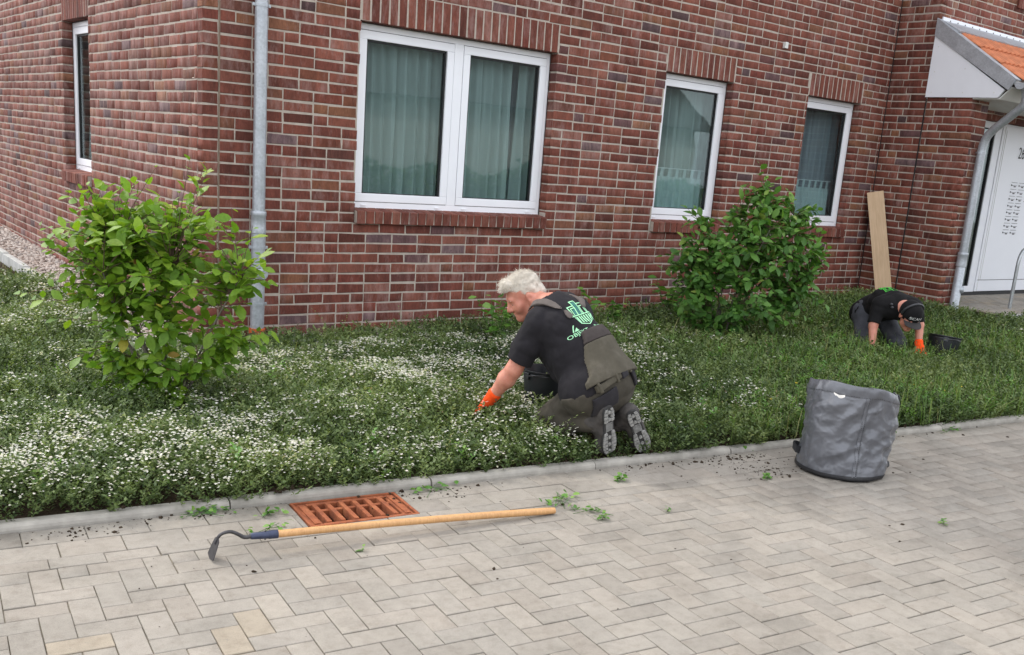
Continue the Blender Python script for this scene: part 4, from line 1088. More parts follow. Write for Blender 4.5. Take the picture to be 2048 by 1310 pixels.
# ------------------------------------------------------------------ the man kneeling at the kerb
f1 = Frame((1.22, -3.5, 0), (-.2, .98)); A1 = np.array
J = dict(pel=A1([-.13, .13, .42]), neck=A1([-.185, .49, .845]), chest=A1([-.135, .40, .735]), belly=A1([-.14, .27, .585]),
         shL=A1([-.315, .455, .735]), elL=A1([-.375, .56, .455]), wrL=A1([-.395, .705, .255]), shR=A1([.015, .53, .80]), elR=A1([.20, .62, .53]), wrR=A1([.27, .76, .25]),
         hipL=A1([-.215, .16, .385]), hipR=A1([-.045, .15, .40]), knL=A1([-.215, .43, .135]), knR=A1([.10, .47, .135]), anL=A1([-.235, .07, .235]), anR=A1([.0, .06, .20]))
man = thing('person', 'grey haired man in bib overalls kneeling at the kerb, reaching into plants with orange glove', 'person', (0, 0, 0))
def torso1(S, e=0., k=.05):
    S.cone(J['belly']+[.02, -.05, -.02], J['pel']+[0, 0, .05], .12+e, None, k)
    S.cone(J['hipL']+[-.01, -.02, .02], J['hipR']+[.01, -.02, .02], .150+e, None, k)
    S.cone(J['pel']+[0, .03, .06], J['belly'], .150+e, .168+e, k)
    S.cone(J['belly']+[.0, .05, -.05], J['belly']+[-.02, .12, .02], .150+e, .145+e, k)
    S.cone(J['belly'], J['chest'], .165+e, .150+e, k)
    S.cone(J['chest']+[-.085, -.03, -.015], J['chest']+[.085, .03, .025], .120+e, None, k)
    S.cone(J['shL']+[.05, .01, .01], J['neck']+[-.03, -.03, -.03], .082+e, .080+e, k); S.cone(J['shR']+[-.04, -.01, 0], J['neck']+[.03, -.01, -.02], .082+e, .080+e, k)
def arms1(S, e=0., upper=True, lower=True, k=.03, r=('L', 'R')):
    for s_ in r:
        a, b, c = J['sh'+s_], J['el'+s_], J['wr'+s_]
        if upper: S.cone(a, a*.45+b*.55, .066+e, .058+e, k); S.cone(a*.45+b*.55, b, .058+e, .045+e, k)
        if lower: m_ = b*.68+c*.32; S.cone(b, m_, .046+e, .049+e, k); S.cone(m_, c, .049+e, .031+e, k)
def legs1(S, e=0., k=.04, shin=True):
    for s_ in 'LR':
        S.cone(J['hip'+s_], J['kn'+s_], .098+e, .072+e, k)
        if shin: m_ = J['kn'+s_]*.6+J['an'+s_]*.4; S.cone(J['kn'+s_], m_, .068+e, .066+e, k); S.cone(m_, J['an'+s_], .066+e, .046+e, k)
    S.cone(J['hipL']+[0, -.03, -.01], J['hipL']+[.03, -.04, .03], .120+e, None, k); S.cone(J['hipR']+[0, -.03, -.01], J['hipR']+[-.03, -.04, .03], .120+e, None, k)
# head, turned to the left and bent down
hL = f1.l([-.773*.955-.634*.295, .634*.955-.773*.295, 0]); hf = A1(hL)*.86+A1([0, 0, -.51]); hf /= np.linalg.norm(hf); hs = np.cross(hf, [0, 0, 1.]); hs /= np.linalg.norm(hs); hu = np.cross(hs, hf)
hs = -hs if hs@f1.l([-.6, -.76, 0]) < 0 else hs
Hc = A1([-.228, .62, .853])-.078*hs
S = SDF((-.62, -.15, .02), (.36, 1.1, 1.10), .0065)
head_sdf(S, Hc, hf, hu, hs, 1.06)
S.cone(J['neck']+[0, -.02, -.03], Hc-hf*.035-hu*.03, .066, .060, .03)
torso1(S, -.008); arms1(S); legs1(S, -.012)
V, F = S.mesh(); body = mesh('body', f1.w(V), F, M['skin'], man, True)
# hair cap with loose locks
S = SDF((-.55, .35, .65), (.1, .95, 1.10), .005); Rm = np.stack([hf, hu, hs], 1); p_ = lambda a, b, c=0.: Hc+1.06*(a*hf+b*hu+c*hs)
S.ell(p_(-.014, .056), A1([.104, .092, .083])*1.06, Rm, 0.); S.cone(p_(.070, .110, -.03), p_(.072, .110, .03), .034, None, .03); S.cone(p_(-.085, .0, -.03), p_(-.085, .0, .03), .036, None, .03)
S.cone(p_(-.055, -.02, .052), p_(-.05, .03, .066), .018, None, .02); S.cone(p_(-.055, -.02, -.052), p_(-.05, .03, -.066), .018, None, .02)
P = S.all(); q = (P-Hc)/1.06; qf, qu, qs = q@hf, q@hu, q@hs
D = S.D+.0015*vnoise(P*85, 3)+.003*vnoise(P*38, 5)+.003
face = np.minimum(.045-(qf*.50-qu+ .072), 9)   # hair line: keep above a slanting line from brow over the ear to the nape
cut = np.maximum(-(qu-(.055+.55*np.maximum(qf-.02, 0))+.0), 0)
line = np.where(qf > .015, .060+.28*(qf-.015), np.where(qf > -.035, .030+.55*(qf+.0)+.0, -.035)) 
line = np.interp(qf, [-.15, -.065, -.045, -.032, -.005, .012, .024, .036, .06, .09, .13], [-.045, -.042, -.015, .026, .034, .026, -.004, .044, .074, .086, .090])
D = np.maximum(D, (line-qu+.005*vnoise(P*120, 8)).astype(np.float32))
V, F = S.mesh(D.astype(np.float32)); hair = mesh('hair', f1.w(V), F, M['hair'], man, True)
gh = np.random.default_rng(4); HV = V; st = MB(); VV = []; FF = []; n0 = 0
pick = gh.choice(len(HV), min(len(HV), 5200), False)
for q in pick:
    p0 = HV[q]; l = (p0-Hc); a, b = l@hf, l@hu; nrm_ = (l-hu*.05); nrm_ /= np.linalg.norm(nrm_)
    flow = (-hu*.55-hf*.45) if a < .03 else (hf*.8+hu*.25)
    if b > .10: flow = hf*gh.normal(.35, .5)+hs*gh.normal(0, .5)+hu*.1
    flow = flow-nrm_*(flow@nrm_)*.8; flow /= np.linalg.norm(flow); flow += gh.normal(0, .13, 3); ln = gh.uniform(.014, .030)*(1.35 if b > .09 or a > .07 else .8)
    sdv = np.cross(flow, nrm_); sdv /= np.linalg.norm(sdv)+1e-9; wd = .0008
    pts = [p0-nrm_*.002+flow*ln*t+nrm_*(.006*t*(1.2-t)+ (.004 if b > .09 else 0)*t) for t in (0, .35, .7, 1.)]
    ws = (wd, wd, wd*.8, wd*.2)
    for t in range(4): VV += [pts[t]-sdv*ws[t], pts[t]+sdv*ws[t]]
    FF += [(n0, n0+1, n0+3, n0+2), (n0+2, n0+3, n0+5, n0+4), (n0+4, n0+5, n0+7, n0+6)]; n0 += 8
mesh('lock', f1.w(A1(VV)), np.array(FF), M['hair'], hair)
hair_extra = []
# eyes' brows
eb = SDF(Hc-.2, Hc+.2, .004)
for s_ in (1, -1): eb.cone(p_(.098, .024, .018*s_), p_(.092, .026, .044*s_), .0045, .003, .002)
V, F = eb.mesh(); mesh('eyebrows', f1.w(V), F, M['hair'], man, True)
eb = SDF(Hc-.2, Hc+.2, .0035)
for s_ in (1, -1): eb.ell(p_(.0892, .0, .031*s_), (.0045, .0055, .006), Rm, .0)
V, F = eb.mesh(); mesh('eye', f1.w(V), F, M['gasket'], man, True)
# T-shirt
S = SDF((-.62, -.15, .25), (.36, 1.0, 1.02), .0065); torso1(S, .012); arms1(S, .022, lower=False, k=.035)
for s_ in 'LR':
    a, b = J['sh'+s_], J['el'+s_]; S.cone(a*.6+b*.4, a*.05+b*.95, .075, .082, .02)
P = S.all(); spine = J['neck']-J['pel']; spine /= np.linalg.norm(spine); wnl = A1([-.32, .35, .88]); wnl /= np.linalg.norm(wnl); wpl = A1([-.15, .06, .488])-wnl*.03
D = S.D+folds(P, 12, [.5, .3, .9], 10, .0060)+folds(P, 31, [.9, .1, -.3], 15, .0035)
for s_ in 'LR':                                                       # sleeve ends
    a, b = J['sh'+s_], J['el'+s_]; ax = (b-a)/np.linalg.norm(b-a); arm = np.linalg.norm(P-(a*.25+b*.75), axis=-1) < .17
    cutd = ((P-(a*.19+b*.81))@ax).astype(np.float32); D = np.where(arm, np.maximum(D, cutd), D)
    far_ = np.linalg.norm(P-b, axis=-1) < .115; D = np.where(far_, np.maximum(D, cutd), D)
nk = J['neck']+A1([-.012, .035, .035]); D = np.maximum(D, -(np.linalg.norm((P-nk), axis=-1)-.078)).astype(np.float32)
D = keep(D, P, (wpl, -wnl))
V, F = S.mesh(D.astype(np.float32)); shirt = mesh('shirt', f1.w(V), F, M['shirt'], man, True)
sbvh = BVHTree.FromPolygons(f1.w(V).tolist(), F.tolist())
# trousers, with the waistband and pockets of the overalls
S = SDF((-.50, -.22, .02), (.38, .72, .72), .0065); legs1(S, .012); S.cone(J['hipL']+[-.01, -.02, .02], J['hipR']+[.01, -.02, .02], .160, None, .05); S.cone(J['pel']+[0, .03, .06], J['belly'], .160, .178, .05)
P = S.all(); D = S.D+folds(P, 41, [.8, -.3, .2], 12, .0085)+folds(P, 44, [.2, .9, -.5], 9, .0065)
wn_ = A1([-.32, .35, .88]); wn_ /= np.linalg.norm(wn_); wp = A1([-.15, .06, .488])            # waist plane of the overalls
D0 = D.copy()
D = keep(D, P, (wp, wn_))
V, F = S.mesh(D.astype(np.float32)); mesh('trousers', f1.w(V), F, M['trouser'], man, True)
# belt loops and the dark patch at the back
TB = SDF((-.50, -.3, .25), (.38, .72, .82), .0065); TB.D = None
def patch(name, base, e0, e1, planes, mat, Sx, extra=0):
    Dp = np.maximum(base-e1, -(base-e0)); Dp = keep(Dp, P2, *planes); V, F = Sx.mesh(Dp.astype(np.float32)); return mesh(name, f1.w(V), F, mat, man, True)
S2 = SDF((-.45, -.25, .25), (.35, .65, 1.0), .0055); torso1(S2, .0); S2.cone(J['hipL']+[-.01, -.02, .02], J['hipR']+[.01, -.02, .02], .160, None, .05); S2.cone(J['pel']+[0, .03, .06], J['belly'], .160, .178, .05)
P2 = S2.all(); B2 = S2.D+folds(P2, 77, spine, 9, .0035)
ax_r = A1([.90, -.02, .24]); ax_r -= wn_*(ax_r@wn_); ax_r /= np.linalg.norm(ax_r); wb = f1
Db = keep(np.maximum(S2.D-.016, -(S2.D+.01)), P2, (wp+wn_*.012, wn_), (wp-wn_*.026, -wn_), (A1([0, .235, 0]), A1([0, 1., 0])), (wp-ax_r*.17, -ax_r)); V, F = S2.mesh(Db.astype(np.float32)); mesh('waistband', f1.w(V), F, M['bib'], man, True)
backn = np.cross(J['shR']-J['shL'], spine); backn /= np.linalg.norm(backn); backn = -backn if backn[1] > 0 else backn     # out of the back
lat = np.cross(spine, backn); lat /= np.linalg.norm(lat); lat = -lat if lat[0] < 0 else lat                                  # to his right
c0 = wp+A1([.0, .0, .0]); t2 = (P2-wp)@spine; l2 = (P2-(J['pel']))@lat-.00*t2; bk = (P2-J['belly'])@backn
hi = .278
wid = np.interp(t2, [0, .03, .09, .18, .30], [.22, .185, .150, .112, .068]); cen = np.interp(t2, [0, .15, .30], [-.015, -.022, -.030])
reg = np.maximum.reduce([np.abs(l2-cen)-wid, t2-hi, -t2-.03, -bk+.0])
Dp = np.maximum(np.maximum(B2-.0265, -(B2-.004)), reg); V, F = S2.mesh(np.maximum(Dp, t2-.200).astype(np.float32)); mesh('bib', f1.w(V), F, M['bib'], man, True)
V, F = S2.mesh(np.maximum(Dp, -(t2-.2015)).astype(np.float32)); mesh('bib_yoke', f1.w(V), F, M['bib_top'], man, True)
def strap(name, pts, wd, base, Sx, Px, e0, e1, mat):
    pts = [A1(p) for p in pts]; d = np.full(Px.shape[:3], 9.)
    for a, b in zip(pts[:-1], pts[1:]):
        ba = b-a; t = np.clip(((Px-a)@ba)/(ba@ba), 0, 1); d = np.minimum(d, np.linalg.norm(Px-a-t[..., None]*ba, axis=-1))
    Dq = np.maximum(np.maximum(base-e1, -(base-e0)), d-wd); V, F = Sx.mesh(Dq.astype(np.float32)); return mesh(name, f1.w(V), F, mat, man, True)
bs = S2.D
def onback(l, t, extra=0.): return J['pel']+(wp-J['pel'])@spine*spine+lat*l+spine*t+backn*(.15+extra)
sh_f = lambda s_: J['neck']+lat*s_*.085+A1([0, .10, -.09])
strap('strap', [onback(-.110, .395), onback(-.125, .45), J['neck']+lat*-.120+backn*.055+spine*-.01, J['neck']+lat*-.115+A1([0, .06, .0]), J['neck']+lat*-.115+A1([0, .15, -.10])], .021, bs, S2, P2, .004, .0265, M['strap'])
strap('strap', [onback(.045, .43), onback(.065, .46), J['neck']+lat*.095+backn*.055+spine*.0, J['neck']+lat*.10+A1([0, .06, .01]), J['neck']+lat*.1+A1([0, .15, -.08])], .021, bs, S2, P2, .004, .0265, M['strap'])
for l_ in (-.155, -.02, .05, .115):
    bp = wp+ax_r*l_; reg = np.maximum(np.abs((P2-bp)@ax_r)-(.0085 if l_ != .05 else .03), np.maximum(np.abs((P2-wp)@wn_+.004)-.032, -((P2-J['pel'])@A1([-.3, -1., .15]))))
    Dq = np.maximum(np.maximum(bs-.024, -(bs-.004)), reg); V, F = S2.mesh(Dq.astype(np.float32)); mesh('belt_loop' if l_ != .05 else 'tool_patch', f1.w(V), F, M['bib'] if l_ != .05 else M['pocket'], man, True)
for (l0, l1_, z0_, z1_, nm) in ((-.20, -.035, -.150, -.050, 'back_pocket'), (.135, .23, -.13, -.012, 'side_pocket')):
    reg = np.maximum.reduce([(P2-wp)@ax_r-l1_, l0-(P2-wp)@ax_r, (P2-wp)@wn_-z1_, z0_-(P2-wp)@wn_, -((P2-J['pel'])@A1([-.35, -1., .1]))])
    Sx = SDF((-.45, -.25, .25), (.35, .65, 1.0), .0055)
    legs1(S3 := SDF(Sx.lo, Sx.lo+Sx.h*(Sx.n-1), Sx.h), .012); S3.cone(J['hipL']+[-.01, -.02, .02], J['hipR']+[.01, -.02, .02], .160, None, .05); S3.cone(J['pel']+[0, .03, .06], J['belly'], .160, .178, .05)
    n3 = S3.D[tuple(slice(0, k) for k in P2.shape[:3])]
    reg = reg[tuple(slice(0, k) for k in n3.shape)]
    Dq = np.maximum(np.maximum(n3-.011, -(n3+.006)), reg); V, F = S3.mesh(Dq.astype(np.float32))
    if len(V): mesh(nm, f1.w(V), F, M['pocket'], man, True)
# knee pad patches on the shins are hidden by the plants; gloves
S = SDF(J['wrL']-.22, J['wrL']+.25, .0042); dL = J['wrL']-J['elL']; dL /= np.linalg.norm(dL); dH = A1([-.12, .62, -.72]); dH /= np.linalg.norm(dH)
S.cone(J['wrL']-dL*.035, J['wrL']+dL*.02, .041, .036, .01); hand(S, J['wrL']+dL*.022, dH, A1([.3, -.55, -.5]), 1, 1.05, .55)
P = S.all(); D = S.D+.0012*vnoise(P*120, 3); V, F = S.mesh(D.astype(np.float32)); mesh('glove', f1.w(V), F, M['glove'], man, True)
nP = A1([.3, -.55, -.5]); nP -= dH*(nP@dH); nP /= np.linalg.norm(nP)
t_ = (P-(J['wrL']+dL*.022))@dH; D2 = np.maximum(np.maximum(S.D-.0018, -(S.D+.004)), np.maximum(.02-t_, -((P-(J['wrL']+dL*.022+dH*.05))@nP-.004))); V, F = S.mesh(D2.astype(np.float32)); mesh('glove_coating', f1.w(V), F, M['glove_palm'], man, True)
D3 = np.maximum(np.maximum(S.D-.002, -(S.D+.004)), np.abs((P-(J['wrL']-dL*.062))@dL)-.004)
S = SDF(J['wrR']-.22, J['wrR']+.25, .0045); dR = J['wrR']-J['elR']; dR /= np.linalg.norm(dR)
S.cone(J['wrR']-dR*.035, J['wrR']+dR*.02, .041, .036, .01); hand(S, J['wrR']+dR*.022, A1([-.1, .3, -.95]), A1([-.9, -.3, 0]), -1, 1.05, .7)
V, F = S.mesh(); mesh('glove', f1.w(V), F, M['glove'], man, True)
# boots: toes on the ground, soles turned back
def boot(toe, heel, N, ank, nm_side):
    toe, heel, N = A1(toe), A1(heel), A1(N); Tv = heel-toe; Ls = np.linalg.norm(Tv); Tv /= Ls; N -= Tv*(N@Tv); N /= np.linalg.norm(N); Bv = np.cross(Tv, N)
    S = SDF(np.minimum(toe, heel)-.17, np.maximum(toe, heel)+.20, .0055)
    q = lambda a, b, c: toe+Tv*a*Ls-N*b+Bv*c                              # a along 0 toe..1 heel, b into the boot, c across
    S.cone(q(.16, .040, -.012), q(.16, .040, .012), .046, None, .02); S.cone(q(.14, .038, 0), q(.45, .050, .0), .052, .051, .03); S.cone(q(.45, .050, 0), q(.86, .050, 0), .048, .046, .03)
    S.cone(q(.50, .075, 0), q(.80, .09, 0), .042, .045, .03); S.cone(q(.86, .05, 0), A1(ank)-N*.0, .042, .055, .04); S.cone(q(.72, .09, 0), A1(ank)-N*.05, .048, .054, .04)
    P = S.all(); D = S.D+.0025*vnoise(P*45, 3)+folds(P, 5, Bv, 22, .0022)
    D = keep(D, P, (toe-N*.004, N)); V, F = S.mesh(D.astype(np.float32)); b = mesh('boot', f1.w(V), F, M['boot'], man, True)
    # sole slab and lugs
    out = [(.0, .0), (.015, .026), (.06, .041), (.16, .050), (.27, .052), (.40, .044), (.52, .035), (.64, .034), (.78, .038), (.90, .037), (.975, .026), (1., .0)]
    poly = [(a*Ls, w) for a, w in out]+[(a*Ls, -w) for a, w in out[-2:0:-1]]
    half = lambda a: np.interp(a, [o_[0] for o_ in out], [o_[1] for o_ in out])
    sb = MB(); sb.prism([(y, -x) for x, y in poly], f1.w(toe-N*.010), f1.v(Bv), f1.v(-Tv)*1, f1.v(N), .014); s_o = sb.build('sole', M['sole'], b)
    lg = MB()
    def lug(pts, h=.0075):
        A_ = [toe+Tv*x*Ls+Bv*y+N*.0035 for x, y in pts]; c = sum(A_)/len(A_); top = [c+(p-c)*.86+N*h for p in A_]; k = len(pts); VV = f1.w(A1(A_+top))
        lg.add(VV, [list(range(k, 2*k))]+[(i, (i+1) % k, k+(i+1) % k, k+i) for i in range(k)])
    rows = [(.035, .10), (.107, .17), (.178, .245), (.253, .32), (.327, .40), (.408, .475), (.70, .765), (.773, .84), (.848, .91), (.918, .975)]
    for i, (a0, a1) in enumerate(rows):
        sk = .022 if a0 < .6 else -.012
        for s_ in (1, -1):
            inn = .014 if a0 < .6 else .010
            lug([(a0+sk*.0, s_*inn), (a0+sk, s_*(half(a0+sk)*.52)), (a0+sk*.4, s_*half(a0)*.97), (a1-.008+sk*.4, s_*half(a1)*.97), (a1-.008+sk, s_*half(a1)*.52), (a1-.008, s_*inn)])
        if i % 2 == 0 and i < 9: lug([(a0+.01, -.009), (a0+.01, .009), (a0+.055, .011), (a0+.085, 0), (a0+.055, -.011)])
    for a0 in (.50, .525, .55, .575, .60, .625, .65):
        lug([(a0, -.026), (a0+.01, 0), (a0, .026), (a0+.010, .026), (a0+.020, 0), (a0+.010, -.026)], .004)
    lg.build('tread', M['lug'], b)
    # lace strap and ankle cuff
    cf = SDF(A1(ank)-.15, A1(ank)+.15, .006); 
    return b
boot((-.140, -.005, .050), (-.250, -.045, .352), (-.22, -.97, .02), J['anL'], 'L')
boot((.105, -.085, .045), (-.075, -.08, .310), (-.62, -.78, .08), J['anR'], 'R')
for x, y, r in ((-.2, .30, .13), (.1, .35, .15), (-.2, .18, .13), (.05, .2, .16), (-.17, .03, .13), (.03, -.02, .14)): p = f1.w([x, y, 0]); HOLES.append((p[0], p[1], r))

# ------------------------------------------------------------------ the second man, on all fours further back
f2 = Frame((5.55, -2.4, .02), (-.57, -.82))
K = dict(pel=A1([.01, -.52, .47]), chest=A1([-.045, -.16, .565]), neck=A1([-.07, -.05, .58]), shR=A1([.125, -.12, .555]), shL=A1([-.225, -.11, .565]), elR=A1([.165, -.07, .37]), wrR=A1([.175, .0, .20]),
         elL=A1([-.265, -.06, .41]), wrL=A1([-.262, .01, .250]), hipR=A1([.10, -.50, .43]), hipL=A1([-.09, -.50, .43]), knR=A1([.185, -.22, .19]), knL=A1([-.14, -.17, .20]), anR=A1([.16, -.60, .14]), anL=A1([-.13, -.58, .14]))
man2 = thing('person', 'man in black cap and T-shirt bent low on his knees among the plants', 'person', (0, 0, 0))
def torso2(S, e=0, k=.05):
    S.cone(K['hipR'], K['hipL'], .125+e, None, k); S.cone(K['pel'], (K['pel']+K['chest'])/2+A1([0, .03, .035]), .135+e, .135+e, k); S.cone((K['pel']+K['chest'])/2+A1([0, .03, .035]), K['chest'], .135+e, .125+e, k)
    S.cone(K['shR']+[-.05, 0, .0], K['shL']+[.05, 0, .0], .088+e, None, k)
def limb2(S, e=0, arms=True, legs=True):
    for s_ in 'LR':
        if arms: S.cone(K['sh'+s_], K['el'+s_], .055+e, .042+e, .03); S.cone(K['el'+s_], K['wr'+s_], .043+e, .029+e, .02)
        if legs: S.cone(K['hip'+s_], K['kn'+s_], .090+e, .068+e, .03); S.cone(K['kn'+s_], K['an'+s_], .065+e, .045+e, .03)
H2 = A1([-.115, .035, .50]); g_f = A1([-.20, .72, -.62]); g_f /= np.linalg.norm(g_f); g_s = np.cross(g_f, [0, 0, 1.]); g_s /= np.linalg.norm(g_s); g_u = np.cross(g_s, g_f); g_u = g_u if g_u[2] > 0 else -g_u
S = SDF((-.45, -.75, .05), (.38, .32, .85), .008); head_sdf(S, H2, g_f, g_u, g_s); S.cone(K['neck'], H2-g_f*.02-g_u*.02, .058, .056, .03); torso2(S, -.01); limb2(S); 
hand(S, K['wrR'], A1([.0, .25, -.95]), A1([-.8, .3, 0]), -1, .95, .5)
V, F = S.mesh(); mesh('body', f2.w(V), F, M['skin'], man2, True)
S = SDF((-.45, -.80, .25), (.38, .25, .85), .0075); torso2(S, .014); limb2(S, .018, True, False)
S.cone(K['neck']-A1([0, .05, 0]), H2-g_f*.05-g_u*.035, .078, .068, .03)
P = S.all(); D = S.D+folds(P, 5, [.9, .2, .2], 11, .006)+folds(P, 9, [.1, .3, .9], 10, .005)
for s_ in 'LR':
    a, b = K['sh'+s_], K['el'+s_]; ax = (b-a)/np.linalg.norm(b-a); q = a*.12+b*.88
    near_ = np.linalg.norm(P-(a*.1+b*.9), axis=-1) < .13; D = np.where(near_, np.maximum(D, (P-q)@ax), D)
D = np.where((P[..., 2] < .37) & (np.abs(P[..., 1]+.05) < .16), np.maximum(D, .33-P[..., 2]+.2*0), D)
D = np.maximum(D, -(P[..., 1]+.66)); D = np.maximum(D, .36-P[..., 2]-np.clip(-P[..., 1]-.3, 0, 1)*.1)
V, F = S.mesh(D.astype(np.float32)); sh2 = mesh('shirt', f2.w(V), F, M['shirt'] if False else M['cap'], man2, True); s2b = BVHTree.FromPolygons(f2.w(V).tolist(), F.tolist())
S = SDF((-.40, -.82, .04), (.40, .05, .70), .0075); limb2(S, .012, False, True); S.cone(K['hipR'], K['hipL'], .133, None, .05)
P = S.all(); D = S.D+folds(P, 15, [.6, .2, .6], 11, .006); V, F = S.mesh(D.astype(np.float32)); mesh('trousers', f2.w(V), F, M['trouser2'], man2, True)
S = SDF(K['wrL']-.2, K['wrL']+.2, .005); dq = K['wrL']-K['elL']; dq /= np.linalg.norm(dq); S.cone(K['wrL']-dq*.012, K['wrL']+dq*.02, .038, .035, .01); hand(S, K['wrL']+dq*.015, A1([-.25, .45, -.75]), A1([.2, .7, .3]), 1, 1.0, .45, .2)
V, F = S.mesh(); mesh('glove', f2.w(V), F, M['glove'], man2, True)
# cap: crown, brim, band over it, lettering
S = SDF(H2-.25, H2+.25, .006); Rm2 = np.stack([g_f, g_u, g_s], 1); S.ell(H2+g_u*.048-g_f*.008, (.116, .104, .094), Rm2, 0.)
P = S.all(); qu_ = (P-H2)@g_u; qf_ = (P-H2)@g_f; D = np.maximum(S.D, np.where(qf_ > .03, .016, -.022)-qu_); V, F = S.mesh(D.astype(np.float32)); cap = mesh('cap', f2.w(V), F, M['cap'], man2, True); cb = BVHTree.FromPolygons(f2.w(V).tolist(), F.tolist())
S = SDF(H2-.25, H2+.25, .006); S.ell(H2+g_u*.040-g_f*.020, (.108, .104, .094), Rm2, 0.); S.cone(H2-g_f*.07-g_u*.01, H2-g_f*.05-g_u*.07, .06, .055, .03); D = np.maximum(S.D, np.maximum(qf_-.0, -.09-qu_)); V, F = S.mesh(D.astype(np.float32)); mesh('hair', f2.w(V), F, M['cap'], man2, True)
nb, rows_ = 15, 6; Vb = []
for i in range(rows_):
    for j in range(nb):
        t = -1+2*j/(nb-1); r = i/(rows_-1); x = .088*t; fr_ = .098*math.sqrt(max(0, 1-(t*.86)**2))+.075*r*math.sqrt(max(0, 1-t**2*.55))
        Vb.append(H2+g_f*fr_+g_s*x*(1+.02*r)+g_u*(.026-.012*r-.022*t*t))
Vb = A1(Vb); I = np.arange(nb*rows_).reshape(rows_, nb); Fb = np.stack([I[:-1, :-1], I[1:, :-1], I[1:, 1:], I[:-1, 1:]], -1).reshape(-1, 4)
Vb2 = np.vstack([Vb, Vb-g_u*.004]); Fb2 = np.vstack([Fb, Fb[:, ::-1]+len(Vb)]); mesh('cap_brim', f2.w(Vb2), Fb2, M['cap_brim'], cap, True)
a_ = np.linspace(-1.75, 1.75, 25); bandp = [H2+g_u*(.052+.103*math.cos(t))+g_s*.104*math.sin(t)-g_f*.005 for t in a_]
smooth_by_angle(MB().tube(f2.w(A1(bandp)), .0105, 10).build('ear_defender_band', M['band'], man2), 60)
for q in (A1([.075, .0, .60]), A1([.072, .02, .575])):
    S = SDF(q-.05, q+.05, .004); S.ell(q-A1([0.02, .0, .01]), (.015, .015, .012), None, 0.); V, F = S.mesh(); mesh('strap_toggle', f2.w(V), F, M['band'], man2, True)
V2, F2 = text_poly('SCANIA', .036); V2[:, 0] = (V2[:, 0]-V2[:, 0].max()/2)*1.12; V2[:, 1] -= .012
Uc = f2.v(g_s); Uc = Uc if Uc@np.array([.773, -.634, 0]) > 0 else -Uc
Nn = f2.v(g_f*.86+g_u*.5); Nn /= np.linalg.norm(Nn); Vc = np.cross(Nn, Uc)
decal('lettering', V2, F2, f2.w(H2+g_f*.085+g_u*.062), Uc, Vc, Nn, cb, M['print_white'], cap, .0025)
HOLES += [(*f2.w([x, y, 0])[:2], r) for x, y, r in ((.0, -.5, .25), (.16, -.35, .12), (-.14, -.3, .12), (0, -.2, .15), (.2, -.02, .10), (-.05, .0, .12), (-.28, .02, .09))]

# ------------------------------------------------------------------ prints on the shirts
def outline(poly, w):
    """closed polyline as thin quads"""
    P = A1(poly); V = []; F = []; n = len(P)
    for i in range(n-1):
        a, b = P[i], P[i+1]; d = (b-a)/np.linalg.norm(b-a); nn = A1([-d[1], d[0]])*w/2; a2, b2 = a-d*w*.5, b+d*w*.5; k = len(V)
        V += [a2-nn, b2-nn, b2+nn, a2+nn]; F.append((k, k+1, k+2, k+3))
    return V, F
def print_logo(frame, O, U, V, N, bvh, parent, mat, mat2, s=1., text=True):
    parts = []
    def add(Vx, Fx, mt): decal('print', A1(Vx)*s, Fx, O, U, V, N, bvh, mt, parent, .0028)
    w = .0062
    for pl in ([(-.075, -.02), (-.075, .045), (-.035, .045)], [(-.062, -.02), (-.062, .030), (-.030, .030), (-.030, -.02)], [(-.032, -.02), (-.032, .078), (.004, .078), (.004, -.02)], [(.004, .055), (.055, .055), (.055, -.02)], [(.014, -.02), (.014, .034), (.044, .034), (.044, -.02)], [(-.082, -.022), (.066, -.022)]):
        Vx, Fx = outline(pl, w); add(Vx, Fx, mat)
    if mat2 is not None: add([(-.026, -.018), (-.002, -.018), (-.002, .070), (-.026, .070)], [(0, 1, 2, 3)], mat2); add([(-.055, -.016), (-.037, -.016), (-.037, .022), (-.055, .022)], [(0, 1, 2, 3)], M['logo_teal'])
    # ploughed field below the houses: slanting furrows inside a shield
    for i in range(7):
        x0 = -.062+.020*i; x1 = -.048+.0165*i+.012*(i-3)*.2
        yb = -.075-.012*(1-abs(i-3)/3.5)
        add([(x0, -.030), (x0+.0115, -.030), (x1+.013, yb), (x1+.004, yb+.004)], [(0, 1, 2, 3)], mat)
    add(*outline([(-.070, -.030), (-.050, -.078), (.0, -.098), (.045, -.078), (.062, -.030)], .005), mat)
    if text:
        Vx, Fx = text_poly('OBJEKT', .033); add([(a-.150, b-.138) for a, b in Vx], Fx, mat)
        Vx, Fx = text_poly('BUCE N', .036); add([(a+.012, b-.138) for a, b in Vx], Fx, mat)
        add([(-.120, -.110), (-.113, -.110), (-.100, -.070), (-.107, -.070)], [(0, 1, 2, 3)], mat); add([(-.108, -.110), (-.084, -.110), (-.092, -.088)], [(0, 1, 2)], mat)
O = f1.w(J['neck']-spine*.150-lat*.010+backn*.10)
print_logo(f1, O, f1.v(lat), f1.v(spine), f1.v(backn), sbvh, shirt, M['logo'], M['logo_teal'], .95)
up2 = A1([0, -.25, 1.]); b2 = K['chest']*.55+K['pel']*.45+A1([-.0, .06, .1]); U2 = f2.v(A1([-1., 0, 0])); V2_ = f2.v(A1([0, -1., .12])); 
print_logo(f2, f2.w(b2), -f2.v(A1([-1., 0, 0])), f2.v(A1([0, 1., 0])), np.array([0, 0, 1.]), s2b, sh2, M['logo2'], None, 1.15, False)
